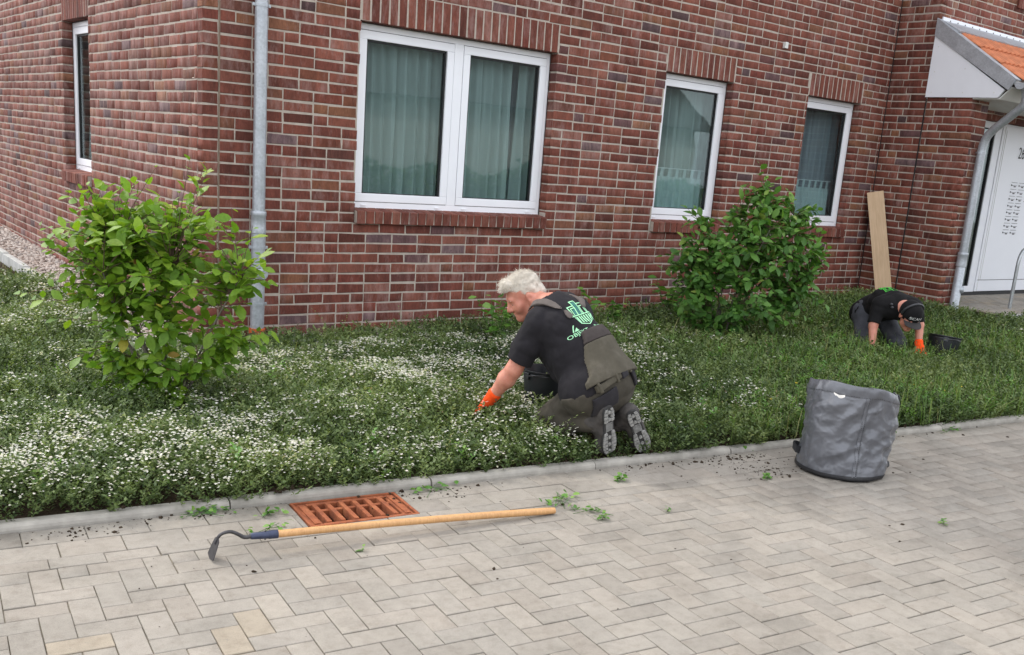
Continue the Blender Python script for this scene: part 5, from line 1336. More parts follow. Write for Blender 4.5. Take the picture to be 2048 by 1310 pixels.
# ------------------------------------------------------------------ buckets, garden bag, hoe, drain grate
def bucket(label, loc, r, h, tilt=(0, 0, 0), fill=True):
    t = thing('bucket', label, 'bucket', loc, 'black builders buckets'); t.rotation_euler = tilt
    pr = [(0, 0), (r*.74, 0), (r*.76, .006), (r*.97, h-.03), (r*.985, h-.028), (r*.985, h-.022), (r*.975, h-.018), (r, h-.010), (r*1.035, h-.004), (r*1.035, h+.002), (r*1.0, h+.003), (r*.965, h-.008), (r*.74, .010), (0, .010)]
    smooth_by_angle(MB().lathe(pr, n=40).build('shell', M['bucket'], t), 40)
    for s_ in (1, -1): MB().box((s_*r*.97, -.022, h-.055), (s_*(r*1.06), .022, h-.012), .004).build('handle_lug', M['bucket'], t)
    a = np.linspace(0, math.pi, 19); MB().tube([(r*1.05*math.cos(q), -r*.96*math.sin(q), h-.035+.03*math.sin(q)) for q in a], .003, 8).build('handle', M['steel_dark'], t)
    return t
bp = f1.w([.085, .70, 0]); bucket('black bucket half hidden between the kneeling man at the kerb and his arm', (bp[0], bp[1], .07), .145, .31)
HOLES.append((bp[0], bp[1], .17))
B2L = (6.06, -2.62, .085); bucket('black bucket tilted among the plants beside the man in the cap', B2L, .152, .25, (.05, .16, .6)); HOLES.append((B2L[0], B2L[1], .15))

def bag_mat():
    m, n, l, p = nt('grey_tarpaulin')
    x = noise(n, l, 5, 6, .65, 'World'); y = noise(n, l, 700, 2, .5, 'World')
    c = ramp_out(n, l, x.outputs[0], [(.3, (.088, .092, .104)), (.7, (.128, .133, .148))]); l.new(c, p.inputs['Base Color'])
    p.inputs['Roughness'].default_value = .30; p.inputs['Specular IOR Level'].default_value = .8
    w = noise(n, l, 7.5, 4, .55, 'World', None, .5); w.noise_type = 'RIDGED_MULTIFRACTAL'; w2 = noise(n, l, 19, 3, .5, 'World', None, .4); w2.noise_type = 'RIDGED_MULTIFRACTAL'
    h = mth(n, l, 'ADD', mth(n, l, 'ADD', mth(n, l, 'MULTIPLY', w.outputs[0], .55), mth(n, l, 'MULTIPLY', w2.outputs[0], .16)), mth(n, l, 'MULTIPLY', y.outputs[0], .012))
    bump(n, l, p, h, 1., .035); return m
M['bag'] = bag_mat()
bagc = np.array([2.325, -4.21, 0]); bag = thing('garden_waste_bag', 'crumpled grey tarpaulin garden bag standing open on the pavement by the kerb', 'bag', tuple(bagc))
BR, BH = .277, .515; nb, nz = 260, 150; er = CR*np.array([1, 1, 0]); er /= np.linalg.norm(er); eb_ = np.array([-er[1], er[0], 0])
ang = np.arange(nb)/nb*2*math.pi
gF = np.random.default_rng(6); FOLD = []
for _ in range(15):
    k_ = gF.normal(size=3); k_ /= np.linalg.norm(k_); fr = gF.uniform(3.5, 15); FOLD.append((k_, fr, .075/fr))
def bag_pt(a, t, off=0.):
    """a angle (0 = image right, pi/2 = away), t height 0..1"""
    a = np.asarray(a, float); t = np.asarray(t, float)
    cx, cy = np.cos(a), np.sin(a)
    r = BR*(1+.0*t)*(1-.03*np.cos(2*a)*(1-t))
    b = -.012+.030*np.sin(math.pi*np.clip(t, 0, 1))*np.cos(a*3+1)
    Q = np.stack([cx*.275, cy*.275, t*.545], -1); f = 0
    for (k_, fr, am) in FOLD:
        wv = vnoise(Q*6.+am*900, 11)*.8; ph = Q@k_*fr+wv; tri = np.abs(ph-np.floor(ph)-.5)*2
        win = np.clip(.55+1.1*vnoise(Q*4.5+fr*3.1, 5), 0, 1); f = f+am*(np.maximum(tri, .28)-.5)*win
    f = f+.010*vnoise(Q*5, 3)
    f = f*np.clip(np.minimum(t*6, (1.02-t)*9), .10, 1)
    dent = -.045*np.exp(-(((t-.30)/.17)**2))*np.exp(-((np.angle(np.exp(1j*(a-.15)))/.55)**2))     # pinched in on the right near the foot
    r = r+b+f+dent+off
    x = r*(1-.05*t)*cx+ .014*t; y = r*cy*(.97)+.02*t
    z = t*BH*(1.0-.055*cx*np.clip(t, 0, 1)+.085*np.clip(-cy, 0, 1)**1.5*t**2-.30*np.clip(cy, 0, 1)**.7*t**3)+.006*np.sin(a*5+1)*t-.0
    return x[..., None]*er+y[..., None]*eb_+z[..., None]*ZZ
tt = np.linspace(0.060, 1, nz); A, T = np.meshgrid(ang, tt); Vo = bag_pt(A, T); Vi = bag_pt(A, T, -.006)
I = np.arange(nb*nz).reshape(nz, nb); ring_ = np.stack([I[:-1], np.roll(I, -1, 1)[:-1], np.roll(I, -1, 1)[1:], I[1:]], -1).reshape(-1, 4)
rimq = np.stack([I[-1], np.roll(I[-1], -1), np.roll(I[-1], -1)+nb*nz, I[-1]+nb*nz], -1)
mesh('wall', np.vstack([Vo.reshape(-1, 3), Vi.reshape(-1, 3)]), np.vstack([ring_, ring_[:, ::-1]+nb*nz, rimq]), M['bag'], bag, True)
tb = np.array([0, .025, .05, .068]); A, T = np.meshgrid(ang, tb); Vb = bag_pt(A, T, .003); Vb[0] *= .93; Vb[0][:, 2] = .003; I = np.arange(nb*4).reshape(4, nb)
fb = np.stack([I[:-1], np.roll(I, -1, 1)[:-1], np.roll(I, -1, 1)[1:], I[1:]], -1).reshape(-1, 4)
mesh('base', Vb.reshape(-1, 3), fb.tolist()+[list(range(nb))[::-1]], M['bag_base'], bag, True)
tb = np.array([.895, .905, .95, .99, 1.004]); A, T = np.meshgrid(ang, tb); Vb = bag_pt(A, T, .004); Vb[0] = bag_pt(ang, np.full(nb, .895), .0005); Vb[-1] = bag_pt(ang, np.full(nb, 1.0), -.003); I = np.arange(nb*5).reshape(5, nb)
mesh('hem', Vb.reshape(-1, 3), np.stack([I[:-1], np.roll(I, -1, 1)[:-1], np.roll(I, -1, 1)[1:], I[1:]], -1).reshape(-1, 4), M['bag'], bag, True)
def on_bag(a, t, o): return bag_pt(np.array([a]), np.array([t]), o)[0]
sm = MB()
for da in (-.028, .028):
    for k in range(44):
        t0, t1 = .07+k*.021, .07+k*.021+.013; a0 = -1.52+da+.05*t0; a1 = -1.52+da+.05*t1
        sm.tube([on_bag(a0, t0, .0025), on_bag(a1, t1, .0025)], .0016, 5)
for k in range(110):
    a0 = k/110*2*math.pi; sm.tube([on_bag(a0, .905, .003), on_bag(a0+.035, .905, .003)], .0014, 5)
sm.build('stitching', M['stitch'], bag)
for t_ in (.0, 1.): pass
sv = MB(); sa = [-1.575, -1.465]; grid = []
tb = np.linspace(.06, 1, 60); V = []
for a_ in (-1.575, -1.573, -1.467, -1.465): V.append(bag_pt(np.full(60, a_)+.05*tb, tb, 0.0008 if a_ in (-1.575, -1.465) else .0035))
V = np.array(V); I = np.arange(240).reshape(4, 60); mesh('seam', V.reshape(-1, 3), np.stack([I[:-1, :-1], I[1:, :-1], I[1:, 1:], I[:-1, 1:]], -1).reshape(-1, 4), M['bag'], bag, True)
hd = MB()
for s_ in (.0,):
    a_ = math.pi+.10; p = [on_bag(a_, .20, .000), on_bag(a_, .215, .03), on_bag(a_-.1, .25, .05), on_bag(a_-.25, .235, .03), on_bag(a_-.3, .22, .0)]
    for q in range(4):
        hd.add([p[q]-ZZ*.022, p[q+1]-ZZ*.022, p[q+1]+ZZ*.022, p[q]+ZZ*.022, p[q]-ZZ*.022+er*.003, p[q+1]-ZZ*.022+er*.003, p[q+1]+ZZ*.022+er*.003, p[q]+ZZ*.022+er*.003], [(0, 1, 2, 3), (7, 6, 5, 4), (0, 4, 5, 1), (2, 6, 7, 3)])
hd.build('handle_strap', M['bag_base'], bag)
h2 = MB(); h2.tube(bend([on_bag(.0, .97, .0), on_bag(.0, .95, .03), on_bag(-.05, .80, .025), on_bag(-.08, .72, .0)], .03), .007, 8); h2.build('handle_loop', M['bag_base'], bag); h2 = MB(); h2.tube(bend([on_bag(-.1, .16, .0), on_bag(-.1, .15, .025), on_bag(-.25, .12, .02), on_bag(-.3, .11, .0)], .02), .007, 8); h2.build('handle_loop', M['bag_base'], bag)
tg = [on_bag(-2.25+.12*i, .905-.015*(1-abs(i-1)), .004) for i in range(3)]; tl_ = [p-ZZ*d+(-eb_)*.004 for p, d in zip(tg, (.008, .025, .012))]
mesh('label_tag', tg+tl_, [(0, 1, 4, 3), (1, 2, 5, 4)], M['tag'], bag)
cl = MB()                                                              # a few weeds at the bottom are not seen; the inside stays empty

# hoe lying on the pavement
hoe = thing('hoe', 'long handled draw hoe with wooden shaft lying across the pavement by the drain', 'hoe', (0, 0, 0))
hp0, hp1 = np.array([-1.075, -3.905, .075]), np.array([.262, -4.068, .018]); dv = (hp1-hp0)/np.linalg.norm(hp1-hp0)
ks = np.linspace(0, 1, 25); smooth_by_angle(MB().tube([hp0+(hp1-hp0)*t+ZZ*.006*math.sin(t*math.pi) for t in ks], [.0155+.0015*t if t < .985 else .0150 for t in ks], 16).build('shaft', M['handle'], hoe), 50)
smooth_by_angle(MB().tube([hp0-dv*.105, hp0-dv*.10, hp0-dv*.03, hp0-dv*.03, hp0+dv*.006], [.011, .0135, .0165, .0178, .0178], 16).build('ferrule', M['blue_ferrule'], hoe), 50)
MB().tube([hp0-dv*.045-ZZ*.020, hp0-dv*.045+ZZ*.0195], .0035, 8).build('rivet', M['steel_dark'], hoe)
q = lambda a, z, s_=0.: np.array([hp0[0], hp0[1], 0])-dv*np.array([1, 1, 0])*a+ZZ*z+np.cross(ZZ, dv)*s_
neck_ = bend([q(.10, .079), q(.13, .076), q(.155, .096), q(.185, .112), q(.222, .106), q(.240, .082), q(.246, .066)], .03, 5)
smooth_by_angle(MB().tube(neck_, np.linspace(.0085, .0060, len(neck_)), 12).build('neck', M['steel_dark'], hoe), 60)
bl = MB(); pts = [(-.055, -.018), (-.040, .030), (.0, .048), (.040, .030), (.055, -.018), (.060, -.060), (.0, -.070), (-.060, -.060)]
nb_ = np.array(-dv*np.array([1, 1, 0])); nb_ /= np.linalg.norm(nb_); up_ = ZZ*.93-nb_*.34; up_ /= np.linalg.norm(up_); sd_ = np.cross(up_, nb_)
bl.prism([(a*.75, b*.82) for a, b in pts], q(.243, .058), sd_, up_, np.cross(sd_, up_), .0035); bl.build('blade', M['steel_dark'], hoe)

# rusty drain grate let into the pavement
gr = thing('drain_grate', 'rusty orange cast iron drain grate in the pavement at the kerb', 'grate', tuple(uv((GU0+GU1)/2, (GV0+GV1)/2, 0))); gr.rotation_euler = (0, 0, TH)
Lx, Ly = (GU1-GU0)/2-.004, (GV1-GV0)/2-.003; fw = .022; zt = .004
fr = MB()
fr.box((-Lx, -Ly, -.06), (Lx, -Ly+fw*.6, zt), .003); fr.box((-Lx, Ly-fw*.6, -.06), (Lx, Ly, zt), .003); fr.box((-Lx, -Ly+fw*.6, -.06), (-Lx+fw*.6, Ly-fw*.6, zt), .003); fr.box((Lx-fw*.6, -Ly+fw*.6, -.06), (Lx, Ly-fw*.6, zt), .003)
fr.build('frame', M['rust'], gr)
lid = MB(); ix, iy = Lx-fw*.6-.003, Ly-fw*.6-.003; zl = zt-.002
sw = .052                                                              # solid ends
for s_ in (1, -1):
    a = sorted((s_*ix, s_*(ix-sw))); lid.box((a[0], -iy, -.045), (a[1], iy, zl-.006), .004)
    lid.box((a[0]+.012, -iy+.02, zl-.006), (a[1]-.012, iy-.02, zl), .003)
lid.box((-ix+sw, -iy, -.045), (ix-sw, -iy+.024, zl-.004), .003); lid.box((-ix+sw, iy-.024, -.045), (ix-sw, iy, zl-.004), .003)
lid.build('lid', M['rust'], gr)
nbar = 6; span = 2*(ix-sw)
for k in range(nbar):
    x = -ix+sw+span*(k+.5)/nbar; MB().box((x-.0115, -iy+.024, -.04), (x+.0115, iy-.024, zl+.001), .004).build('bar', M['rust'], gr)
for s_ in (.055,): MB().box((-ix+sw, s_-.012, -.045), (ix-sw, s_+.012, zl-.010), .002).build('cross_bar', M['rust'], gr)
pit = MB(); pit.box((-Lx, -Ly, -.30), (Lx, Ly, -.29)); pit.box((-Lx-.01, -Ly-.01, -.3), (-Lx, Ly+.01, -.05)); pit.box((Lx, -Ly-.01, -.3), (Lx+.01, Ly+.01, -.05)); pit.box((-Lx, -Ly-.01, -.3), (Lx, -Ly, -.05)); pit.box((-Lx, Ly, -.3), (Lx, Ly+.01, -.05)); pit.build('pit', M['soil'], gr)
# ------------------------------------------------------------------ shrubs
def leaf_template(seed, bendy=.25):
    g = np.random.default_rng(seed); st = [(0, .03), (.2, .30), (.5, .46), (.8, .30), (1., .02)]; V = []
    for t, w in st:
        z = -bendy*t*t*.5+g.normal(0, .008)
        for s_ in (-1, 0, 1): V.append((s_*w*.62, t, z+(.10*abs(s_)*w)))
    F = [(3*i+j, 3*i+j+1, 3*i+j+4, 3*i+j+3) for i in range(4) for j in (0, 1)]
    return np.array(V), np.array(F)
LT = [leaf_template(k, b) for k, b in enumerate((.1, .3, .55, .2, .4))]
def orient(d, n):
    d = d/np.linalg.norm(d, axis=-1, keepdims=True); x = np.cross(d, n); x /= np.linalg.norm(x, axis=-1, keepdims=True)+1e-9; n2 = np.cross(x, d); return x, d, n2
def shrub(name, label, base, blobs, nleaf, leaf, mat, stems, seed, sparse=(), ntop=300):
    g = np.random.default_rng(seed); base = np.array(base, float); er = np.array([CR[0], CR[1], 0]); er /= np.linalg.norm(er); ea = np.array([-er[1], er[0], 0])
    t = thing(name, label, 'shrub', tuple(base)); w = lambda a, d, z: a*er+d*ea+z*ZZ
    bl = np.array(blobs, float); wt = bl[:, 4]*1.; wt /= wt.sum(); cen = np.array([w(a, d, z) for a, d, z, r, q in blobs])
    # main stems reach from the base towards the blobs
    nodes = []
    for k in range(stems):
        b = g.choice(len(bl), p=wt); tgt = cen[b]+g.normal(0, bl[b, 3]*.38, 3); p0 = w(*g.normal(0, .035, 2), -.03); mid = p0*.55+tgt*.45+w(*g.normal(0, .05, 2), .10)
        P = [(1-s)**2*p0+2*s*(1-s)*mid+s*s*tgt for s in np.linspace(0, 1, 9)]
        MB().tube(P, np.linspace(.0105, .0035, 9)*g.uniform(.7, 1.15), 7).build('stem', M['bark'], t, True); nodes += P[2:]
    nodes = np.array(nodes)
    tw = MB(); C = []; Dv = []; Nn = []; Sz = []; nper = 7
    ntw = nleaf//nper
    for k in range(ntw+len(sparse)):
        if k < ntw:
            b = g.choice(len(bl), p=wt); u = g.normal(size=3); u /= np.linalg.norm(u); rr = bl[b, 3]*1.15*(g.random()**.45); tip = cen[b]+u*rr*np.array([1, 1, .92]); ln = g.uniform(.10, .24)
        else:
            a, d, z = sparse[k-ntw]; tip = w(a, d, z); ln = .26
        if tip[2] < .03: continue
        nd = nodes[np.argmin(((nodes-tip)**2).sum(1)+.25*np.maximum(nodes[:, 2]-tip[2]+.08, 0))]
        if np.linalg.norm(tip-nd) > .40: ln = .3
        mid = nd*.5+tip*.5+np.array([0, 0, .03]); P = np.array([(1-s)**2*nd+2*s*(1-s)*mid+s*s*tip for s in np.linspace(0, 1, 6)])
        tw.tube(P, np.linspace(.0032, .0013, 6), 4, False)
        L = np.linalg.norm(tip-nd); d0 = (P[-1]-P[-2]); d0 /= np.linalg.norm(d0); nn = nper if k < ntw else 5
        for q in range(nn):
            s = 1-(q+g.random()*.4)*min(ln/nn/max(L, .05), .13); s = max(s, 0); i = min(int(s*5), 4); f = s*5-i; pos = P[i]*(1-f)+P[i+1]*f
            ph = q*2.4+g.random(); sdv = np.cross(d0, [0, 0, 1.]); sdv /= np.linalg.norm(sdv)+1e-9; up = np.cross(sdv, d0)
            dr = sdv*math.cos(ph)+up*math.sin(ph)*.55; dr = dr+d0*g.uniform(.2, .8)+np.array([0, 0, g.normal(-.12, .32)]); dr /= np.linalg.norm(dr)
            n_ = np.array([0, 0, 1.])+g.normal(0, .38, 3)+.5*(pos-np.array([0, 0, .75]))+.25*(-ea)
            C.append(pos+dr*.008); Dv.append(dr); Nn.append(n_); Sz.append(leaf*g.uniform(.48, 1.2)*(.75 if q == 0 else 1))
    kind(tw.build('twigs', M['twig'], t), 'stuff')
    C, Dv, Nn, Sz = map(np.array, (C, Dv, Nn, Sz)); X, Y, Z = orient(Dv, Nn); rn = np.clip(g.random(len(C))*.72+.22*np.clip((C[:, 2]-.5)/1.0, -.3, 1)+.04, 0, 1); late = g.random(len(C)) < .015; rn[late] = g.uniform(.96, 1, late.sum())
    px, py, dp = seen(C+base); score = Sz**2*np.abs((Z*((CPOS-base-C)/np.linalg.norm(CPOS-base-C, axis=1)[:, None])).sum(1))/dp**2*np.exp(-2.2*(dp-dp.min()))
    od = np.argsort(-score); top = od[:ntop]; mes = []
    for TV, TF in LT:
        me = bpy.data.meshes.new('leaf'); me.from_pydata(TV.tolist(), [], TF.tolist()); me.materials.append(mat); me.polygons.foreach_set('use_smooth', np.ones(len(TF), bool)); mes.append(me)
    for q in top.tolist():
        o = bpy.data.objects.new('leaf', mes[q % 5]); link(o, t); o.matrix_local = frame_mat(C[q], X[q], Y[q], Z[q]) @ Matrix.Scale(float(Sz[q]), 4); o['rnd'] = float(rn[q])
    Vs, Fs, Ts, n0 = [], [], [], 0
    for k in range(5):
        I = np.array([q for q in od[ntop:].tolist() if q % 5 == k]); TV, TF = LT[k]
        V = C[I][:, None, :]+Sz[I][:, None, None]*(TV[None, :, :1]*X[I][:, None]+TV[None, :, 1:2]*Y[I][:, None]+TV[None, :, 2:]*Z[I][:, None])
        Vs.append(V.reshape(-1, 3)); Fs.append((TF[None]+len(TV)*np.arange(len(I))[:, None, None]).reshape(-1, 4)+n0); n0 += len(I)*len(TV); Ts.append(np.repeat(rn[I], len(TV)))
    kind(mesh('leaves', np.vstack(Vs), np.vstack(Fs), mat, t, True, np.concatenate(Ts)), 'stuff')
    HOLES.append((base[0], base[1], .10)); return t
s1 = 1/333.
B1 = [((x-340)*s1, d, (812-y)*s1, r*s1, w) for x, y, d, r, w in ((330, 520, 0, 105, 5), (285, 505, -.1, 80, 3.5), (275, 580, -.1, 70, 2.5), (255, 440, 0, 60, 1.8), (250, 500, .1, 85, 3.6), (190, 480, -.05, 65, 2.8), (200, 570, -.05, 50, 1.6), (440, 520, .05, 75, 3), (390, 440, 0, 60, 2), (300, 440, .1, 60, 2), (215, 425, 0, 45, 1), (480, 560, -.05, 40, 1.1), (430, 620, 0, 60, 1.6), (350, 610, -.12, 75, 2), (240, 600, -.05, 65, 1.7), (475, 670, .0, 38, 1.), (250, 690, -.05, 50, 1.), (330, 700, -.1, 50, .8), (200, 715, .0, 32, .45), (385, 350, 0, 30, .35), (420, 700, -.05, 30, .4), (300, 760, -.1, 38, .7), (360, 740, -.15, 40, .8), (250, 730, -.1, 40, .7), (420, 680, -.1, 40, .8))]
sp1 = [((x-340)*s1, d, (812-y)*s1) for x, y, d in ((380, 325, 0), (205, 395, 0), (150, 400, 0), (100, 470, 0), (255, 380, 0), (305, 350, .1), (455, 410, 0), (495, 440, 0), (540, 540, -.1), (545, 625, -.1), (70, 600, -.1), (115, 600, -.2), (130, 640, -.1), (360, 805, -.2), (225, 800, -.2))]
shrub('leafy_shrub', 'bright green leafy shrub in front of the brick corner and downpipe', (-.84, -1.85, float(bed_z(-.84, -1.85))), B1, 3000, .088, M['leaf1'], 9, 3, sp1)
s2 = 1/225.
B2_ = [((x-1440)*s2, d, (690-y)*s2, r*s2, w) for x, y, d, r, w in ((1480, 490, 0, 95, 5), (1420, 530, -.1, 70, 3), (1560, 500, .05, 70, 3), (1490, 420, 0, 55, 2.2), (1385, 480, 0, 45, 1.3), (1540, 430, .05, 50, 1.5), (1600, 560, .05, 45, 1.4), (1390, 590, -.1, 50, 1.6), (1350, 530, -.1, 40, 1.2), (1365, 600, -.1, 40, 1.), (1500, 580, -.15, 70, 2.5), (1580, 610, 0, 40, 1.), (1440, 640, -.15, 40, 1.), (1610, 480, .1, 35, .8), (1480, 370, .0, 25, .5), (1400, 650, -.1, 35, .7), (1600, 420, .1, 25, .4), (1450, 675, -.25, 22, .35))]
sp2 = [((x-1440)*s2, d, (690-y)*s2) for x, y, d in ((1478, 320, 0), (1492, 335, 0), (1520, 350, .1), (1550, 370, .1), (1365, 420, 0), (1345, 420, -.1), (1325, 540, 0), (1310, 520, 0), (1640, 480, 0), (1650, 510, .1), (1655, 590, 0), (1610, 395, .1), (1630, 450, .1), (1440, 690, -.3))]
shrub('leafy_shrub', 'dark green leafy shrub before the two narrow windows', (4.22, -1.46, float(bed_z(4.22, -1.46))), B2_, 3900, .096, M['leaf2'], 9, 8, sp2)
# ------------------------------------------------------------------ broad-leaved weeds along the wall
gw = np.random.default_rng(77)
def weed(label, x, y, h, n, leaf, mat=None):
    t = thing('weed_plant', label, 'weed', (x, y, float(bed_z(x, y))), 'broad leaved weeds along the wall'); st = MB()
    for s_ in range(n):
        a = gw.random()*6.3; l = h*gw.uniform(.7, 1.05); tip = np.array([math.cos(a)*.14*l/.3, math.sin(a)*.10*l/.3, l]); P = [np.array([0, 0, 0])+tip*q+np.array([0, 0, .03*math.sin(q*3)]) for q in np.linspace(0, 1, 5)]; st.tube(P, [.003, .003, .0025, .002, .0015], 5, False)
        for k in range(9):
            f = .3+.7*k/8; p = tip*f; ph = k*2.4+a; tl = gw.uniform(-.2, .5); d = np.array([math.cos(ph)*math.cos(tl), math.sin(ph)*math.cos(tl), math.sin(tl)]); X, Y, Z = orient(d[None], np.array([[0, 0, 1.]])+gw.normal(0, .3, (1, 3)))
            TV, TF = LT[k % 5]; o = mesh('leaf', p+leaf*gw.uniform(.7, 1.15)*(TV[:, :1]*X*1.15+TV[:, 1:2]*Y+TV[:, 2:]*Z), TF, mat or M['weed'], t, True); o['rnd'] = float(gw.random())
    st.build('stalk', M['weed'], t)
for (lb, x, y, h, n, lf) in (('low broad leaved weed by the wall under the left part of the wide window', 2.05, -1.0, .42, 8, .085), ('tall broad leaved weed against the wall between two smaller weeds', 2.6, -.9, .38, 11, .085), ('broad leaved weed by the wall nearest the kneeling man', 3.05, -.85, .40, 11, .085), ('small weed sprouting just behind the kneeling man', 3.6, -.7, .30, 6, .08),
                          ('leafy weed beside the small grey concrete block', 4.66, -.32, .36, 7, .105)):
    weed(lb, x, y, h, n, lf)
weed('small weed growing at the edge of the entrance paving', 9.50, -1.84, .25, 4, .07)

# ------------------------------------------------------------------ ground cover over the bed
gc = np.random.default_rng(101)
def sample(n, x0, x1, y0, y1, extra=None):
    x = gc.uniform(x0, x1, n); y = gc.uniform(y0, y1, n); ok = bed_mask(x, y)
    for hx, hy, hr in HOLES: ok &= (np.hypot(x-hx, y-hy) > hr*.72) | (gc.random(n) < .12)
    if extra is not None: ok &= extra(x, y)
    return x[ok], y[ok]
def thin(x, y, k=1.):
    """fewer where the picture shows them small"""
    px, py, d = seen(np.stack([x, y, np.full_like(x, .2)], -1)); keep_ = (px > -160) & (px < 2200) & (py < 1400) & (d > .5); return keep_ & (gc.random(len(x)) < np.clip((4.6/np.maximum(d, .5))**1.0, 0, 1)*k), d
TPL = [sprig(k, .11, 15, .021, .0082) for k in range(8)]
x, y = sample(240000, -4.6, 11, -5.0, 2.9); kp, d = thin(x, y); x, y, d = x[kp], y[kp], d[kp]; n = len(x)
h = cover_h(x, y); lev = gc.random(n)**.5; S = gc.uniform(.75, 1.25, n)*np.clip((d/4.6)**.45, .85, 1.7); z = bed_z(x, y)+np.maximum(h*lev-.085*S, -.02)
tone = np.clip(.32+.30*vn2(x, y, 1.3, 31)+.26*vn2(x, y, 5, 32)+gc.normal(0, .17, n)+.28*(lev-.6), 0, .97)  # leaves deep in the mass tinted darker as painted shade, young tips lighter
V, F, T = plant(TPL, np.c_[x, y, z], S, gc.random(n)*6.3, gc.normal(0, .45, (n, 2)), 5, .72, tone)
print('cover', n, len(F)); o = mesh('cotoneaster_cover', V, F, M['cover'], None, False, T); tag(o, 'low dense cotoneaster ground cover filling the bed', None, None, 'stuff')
# long arching shoots above the mass
TPS = [sprig(40+k, .30, 22, .019, .0075, .8) for k in range(5)]
x, y = sample(7000, -4.6, 11, -5.0, 2.7); kp, d = thin(x, y, .8); x, y, d = x[kp], y[kp], d[kp]; n = len(x); h = cover_h(x, y)
V, F, T = plant(TPS, np.c_[x, y, bed_z(x, y)+h*.55-.06], gc.uniform(.5, 1.0, n), gc.random(n)*6.3, gc.normal(0, .55, (n, 2)), 6, .7, np.clip(.55+.25*gc.normal(size=n), 0, 1))
o = mesh('cotoneaster_shoots', V, F, M['cover'], None, False, T); tag(o, 'arching cotoneaster shoots above the ground cover', None, None, 'stuff')
# white flowers in small clusters
flw = []; ff = []
for k in range(5):
    a = k*2*math.pi/5; c, s_ = math.cos(a), math.sin(a); b = len(flw); flw += [(0, 0, 0), (.5*c-.30*s_, .5*s_+.30*c, .16), (c, s_, .22), (.5*c+.30*s_, .5*s_-.30*c, .16)]; ff.append((b, b+1, b+2, b+3))
FV, FF_ = np.array(flw, float), np.array(ff)
def flower_density(x, y):
    v = kerb_v(x, y)-V0; f = .42+.85*vn2(x, y, .9, 51)+.75*vn2(x, y, 2.6, 52)+.4*vn2(x, y, 6, 53)
    f = f+.25*np.clip((1.3-x)/2.5, -1.6, .6)+np.where((x > .3) & (x < 2.6) & (v > .9), .35, 0)-np.where((x > 1.6) & (v < 1.6), .30, 0)
    return np.clip(f, .03, 1)
x, y = sample(60000, -4.6, 11, -5.0, 2.6); kp, d = thin(x, y); x, y, d = x[kp], y[kp], d[kp]; kp = gc.random(len(x)) < flower_density(x, y)**1.6*.85; x, y, d = x[kp], y[kp], d[kp]; n = len(x); m_ = 7
cx = np.repeat(x, m_)+gc.normal(0, .030, n*m_); cy = np.repeat(y, m_)+gc.normal(0, .030, n*m_); dd = np.repeat(d, m_); S = gc.uniform(.0055, .0095, n*m_)*np.clip((dd/4.6)**.4, .9, 1.5); cz = bed_z(cx, cy)+cover_h(cx, cy)*np.repeat(gc.uniform(.80, 1.12, n), m_)+gc.normal(0, .006, n*m_)+.01
V, F = scatter(FV, FF_, np.c_[cx, cy, cz], np.repeat(S[:, None], 3, 1), 9, None, True)
o = mesh('white_blossom', V, F, M['petal'], None, False, np.repeat(gc.random(n*m_), len(FV))); tag(o, 'tiny white cotoneaster blossom scattered over the bed', None, None, 'stuff'); print('flowers', n*m_)
# grass among it, thick by the second man and along the right kerb
def blades(n, P, hgt, lean, wid, seed):
    g = np.random.default_rng(seed); a = g.random(n)*6.3; le = g.normal(0, lean, n); H_ = hgt*g.uniform(.5, 1.15, n); dx, dy = np.cos(a), np.sin(a); V = np.zeros((n, 7, 3)); w = wid*g.uniform(.7, 1.3, n)
    for i, (t, f) in enumerate(((0, 1.), (.45, .85), (.8, .5))):
        for s_, q in ((-1, 0), (1, 1)): V[:, 2*i+q] = P+np.stack([dx*le*H_*t*t-s_*dy*w*f, dy*le*H_*t*t+s_*dx*w*f, H_*t*(1-.25*np.abs(le)*t)], -1)
    V[:, 6] = P+np.stack([dx*le*H_, dy*le*H_, H_*(1-.3*np.abs(le))], -1)
    F = np.array([(0, 1, 3, 2), (2, 3, 5, 4)]); F3 = (F[None]+7*np.arange(n)[:, None, None]).reshape(-1, 4); T3 = np.stack([4+7*np.arange(n), 5+7*np.arange(n), 6+7*np.arange(n), 6+7*np.arange(n)], -1)
    return V.reshape(-1, 3), np.vstack([F3, T3[:, :3][:, [0, 1, 2, 2]]]) if False else F3, np.repeat(g.random(n), 7)
def grass_d(x, y):
    v = kerb_v(x, y)-V0; return np.clip(np.where(x > 3.2, .35+.9*vn2(x, y, 1.0, 61), -.1)+np.exp(-(((x-5.0)/.9)**2+((y+2.4)/.5)**2))*1.4+np.where((x > 2.2) & (v < .75), .55, 0)+np.where(np.abs(x-3.3) < .8, .12, 0)+.55*np.clip(vn2(x, y, .75, 64)-.25, 0, 1)+.02, .006, 1)
x, y = sample(70000, -3.5, 11, -5., .2); kp = gc.random(len(x)) < grass_d(x, y)*1.; x, y = x[kp], y[kp]; kp, d = thin(x, y, 1.); x, y = x[kp], y[kp]; n = len(x)
V, F, T = blades(n, np.c_[x, y, bed_z(x, y)+cover_h(x, y)*.25], .27, .55, .0028, 3); o = mesh('bed_grass', V, F, M['grass'], None, False, T); tag(o, 'loose bright grass growing through the ground cover', None, None, 'stuff')
TPW = [sprig(70+k, .12, 8, .05, .017, .7) for k in range(5)]
x, y = sample(26000, -3, 11, -5., .2); kp = gc.random(len(x)) < np.clip(grass_d(x, y)*.8+np.where(kerb_v(x, y)-V0 < .35, .10, 0), 0, 1); x, y = x[kp], y[kp]; kp, d = thin(x, y, .9); x, y = x[kp], y[kp]; n = len(x)
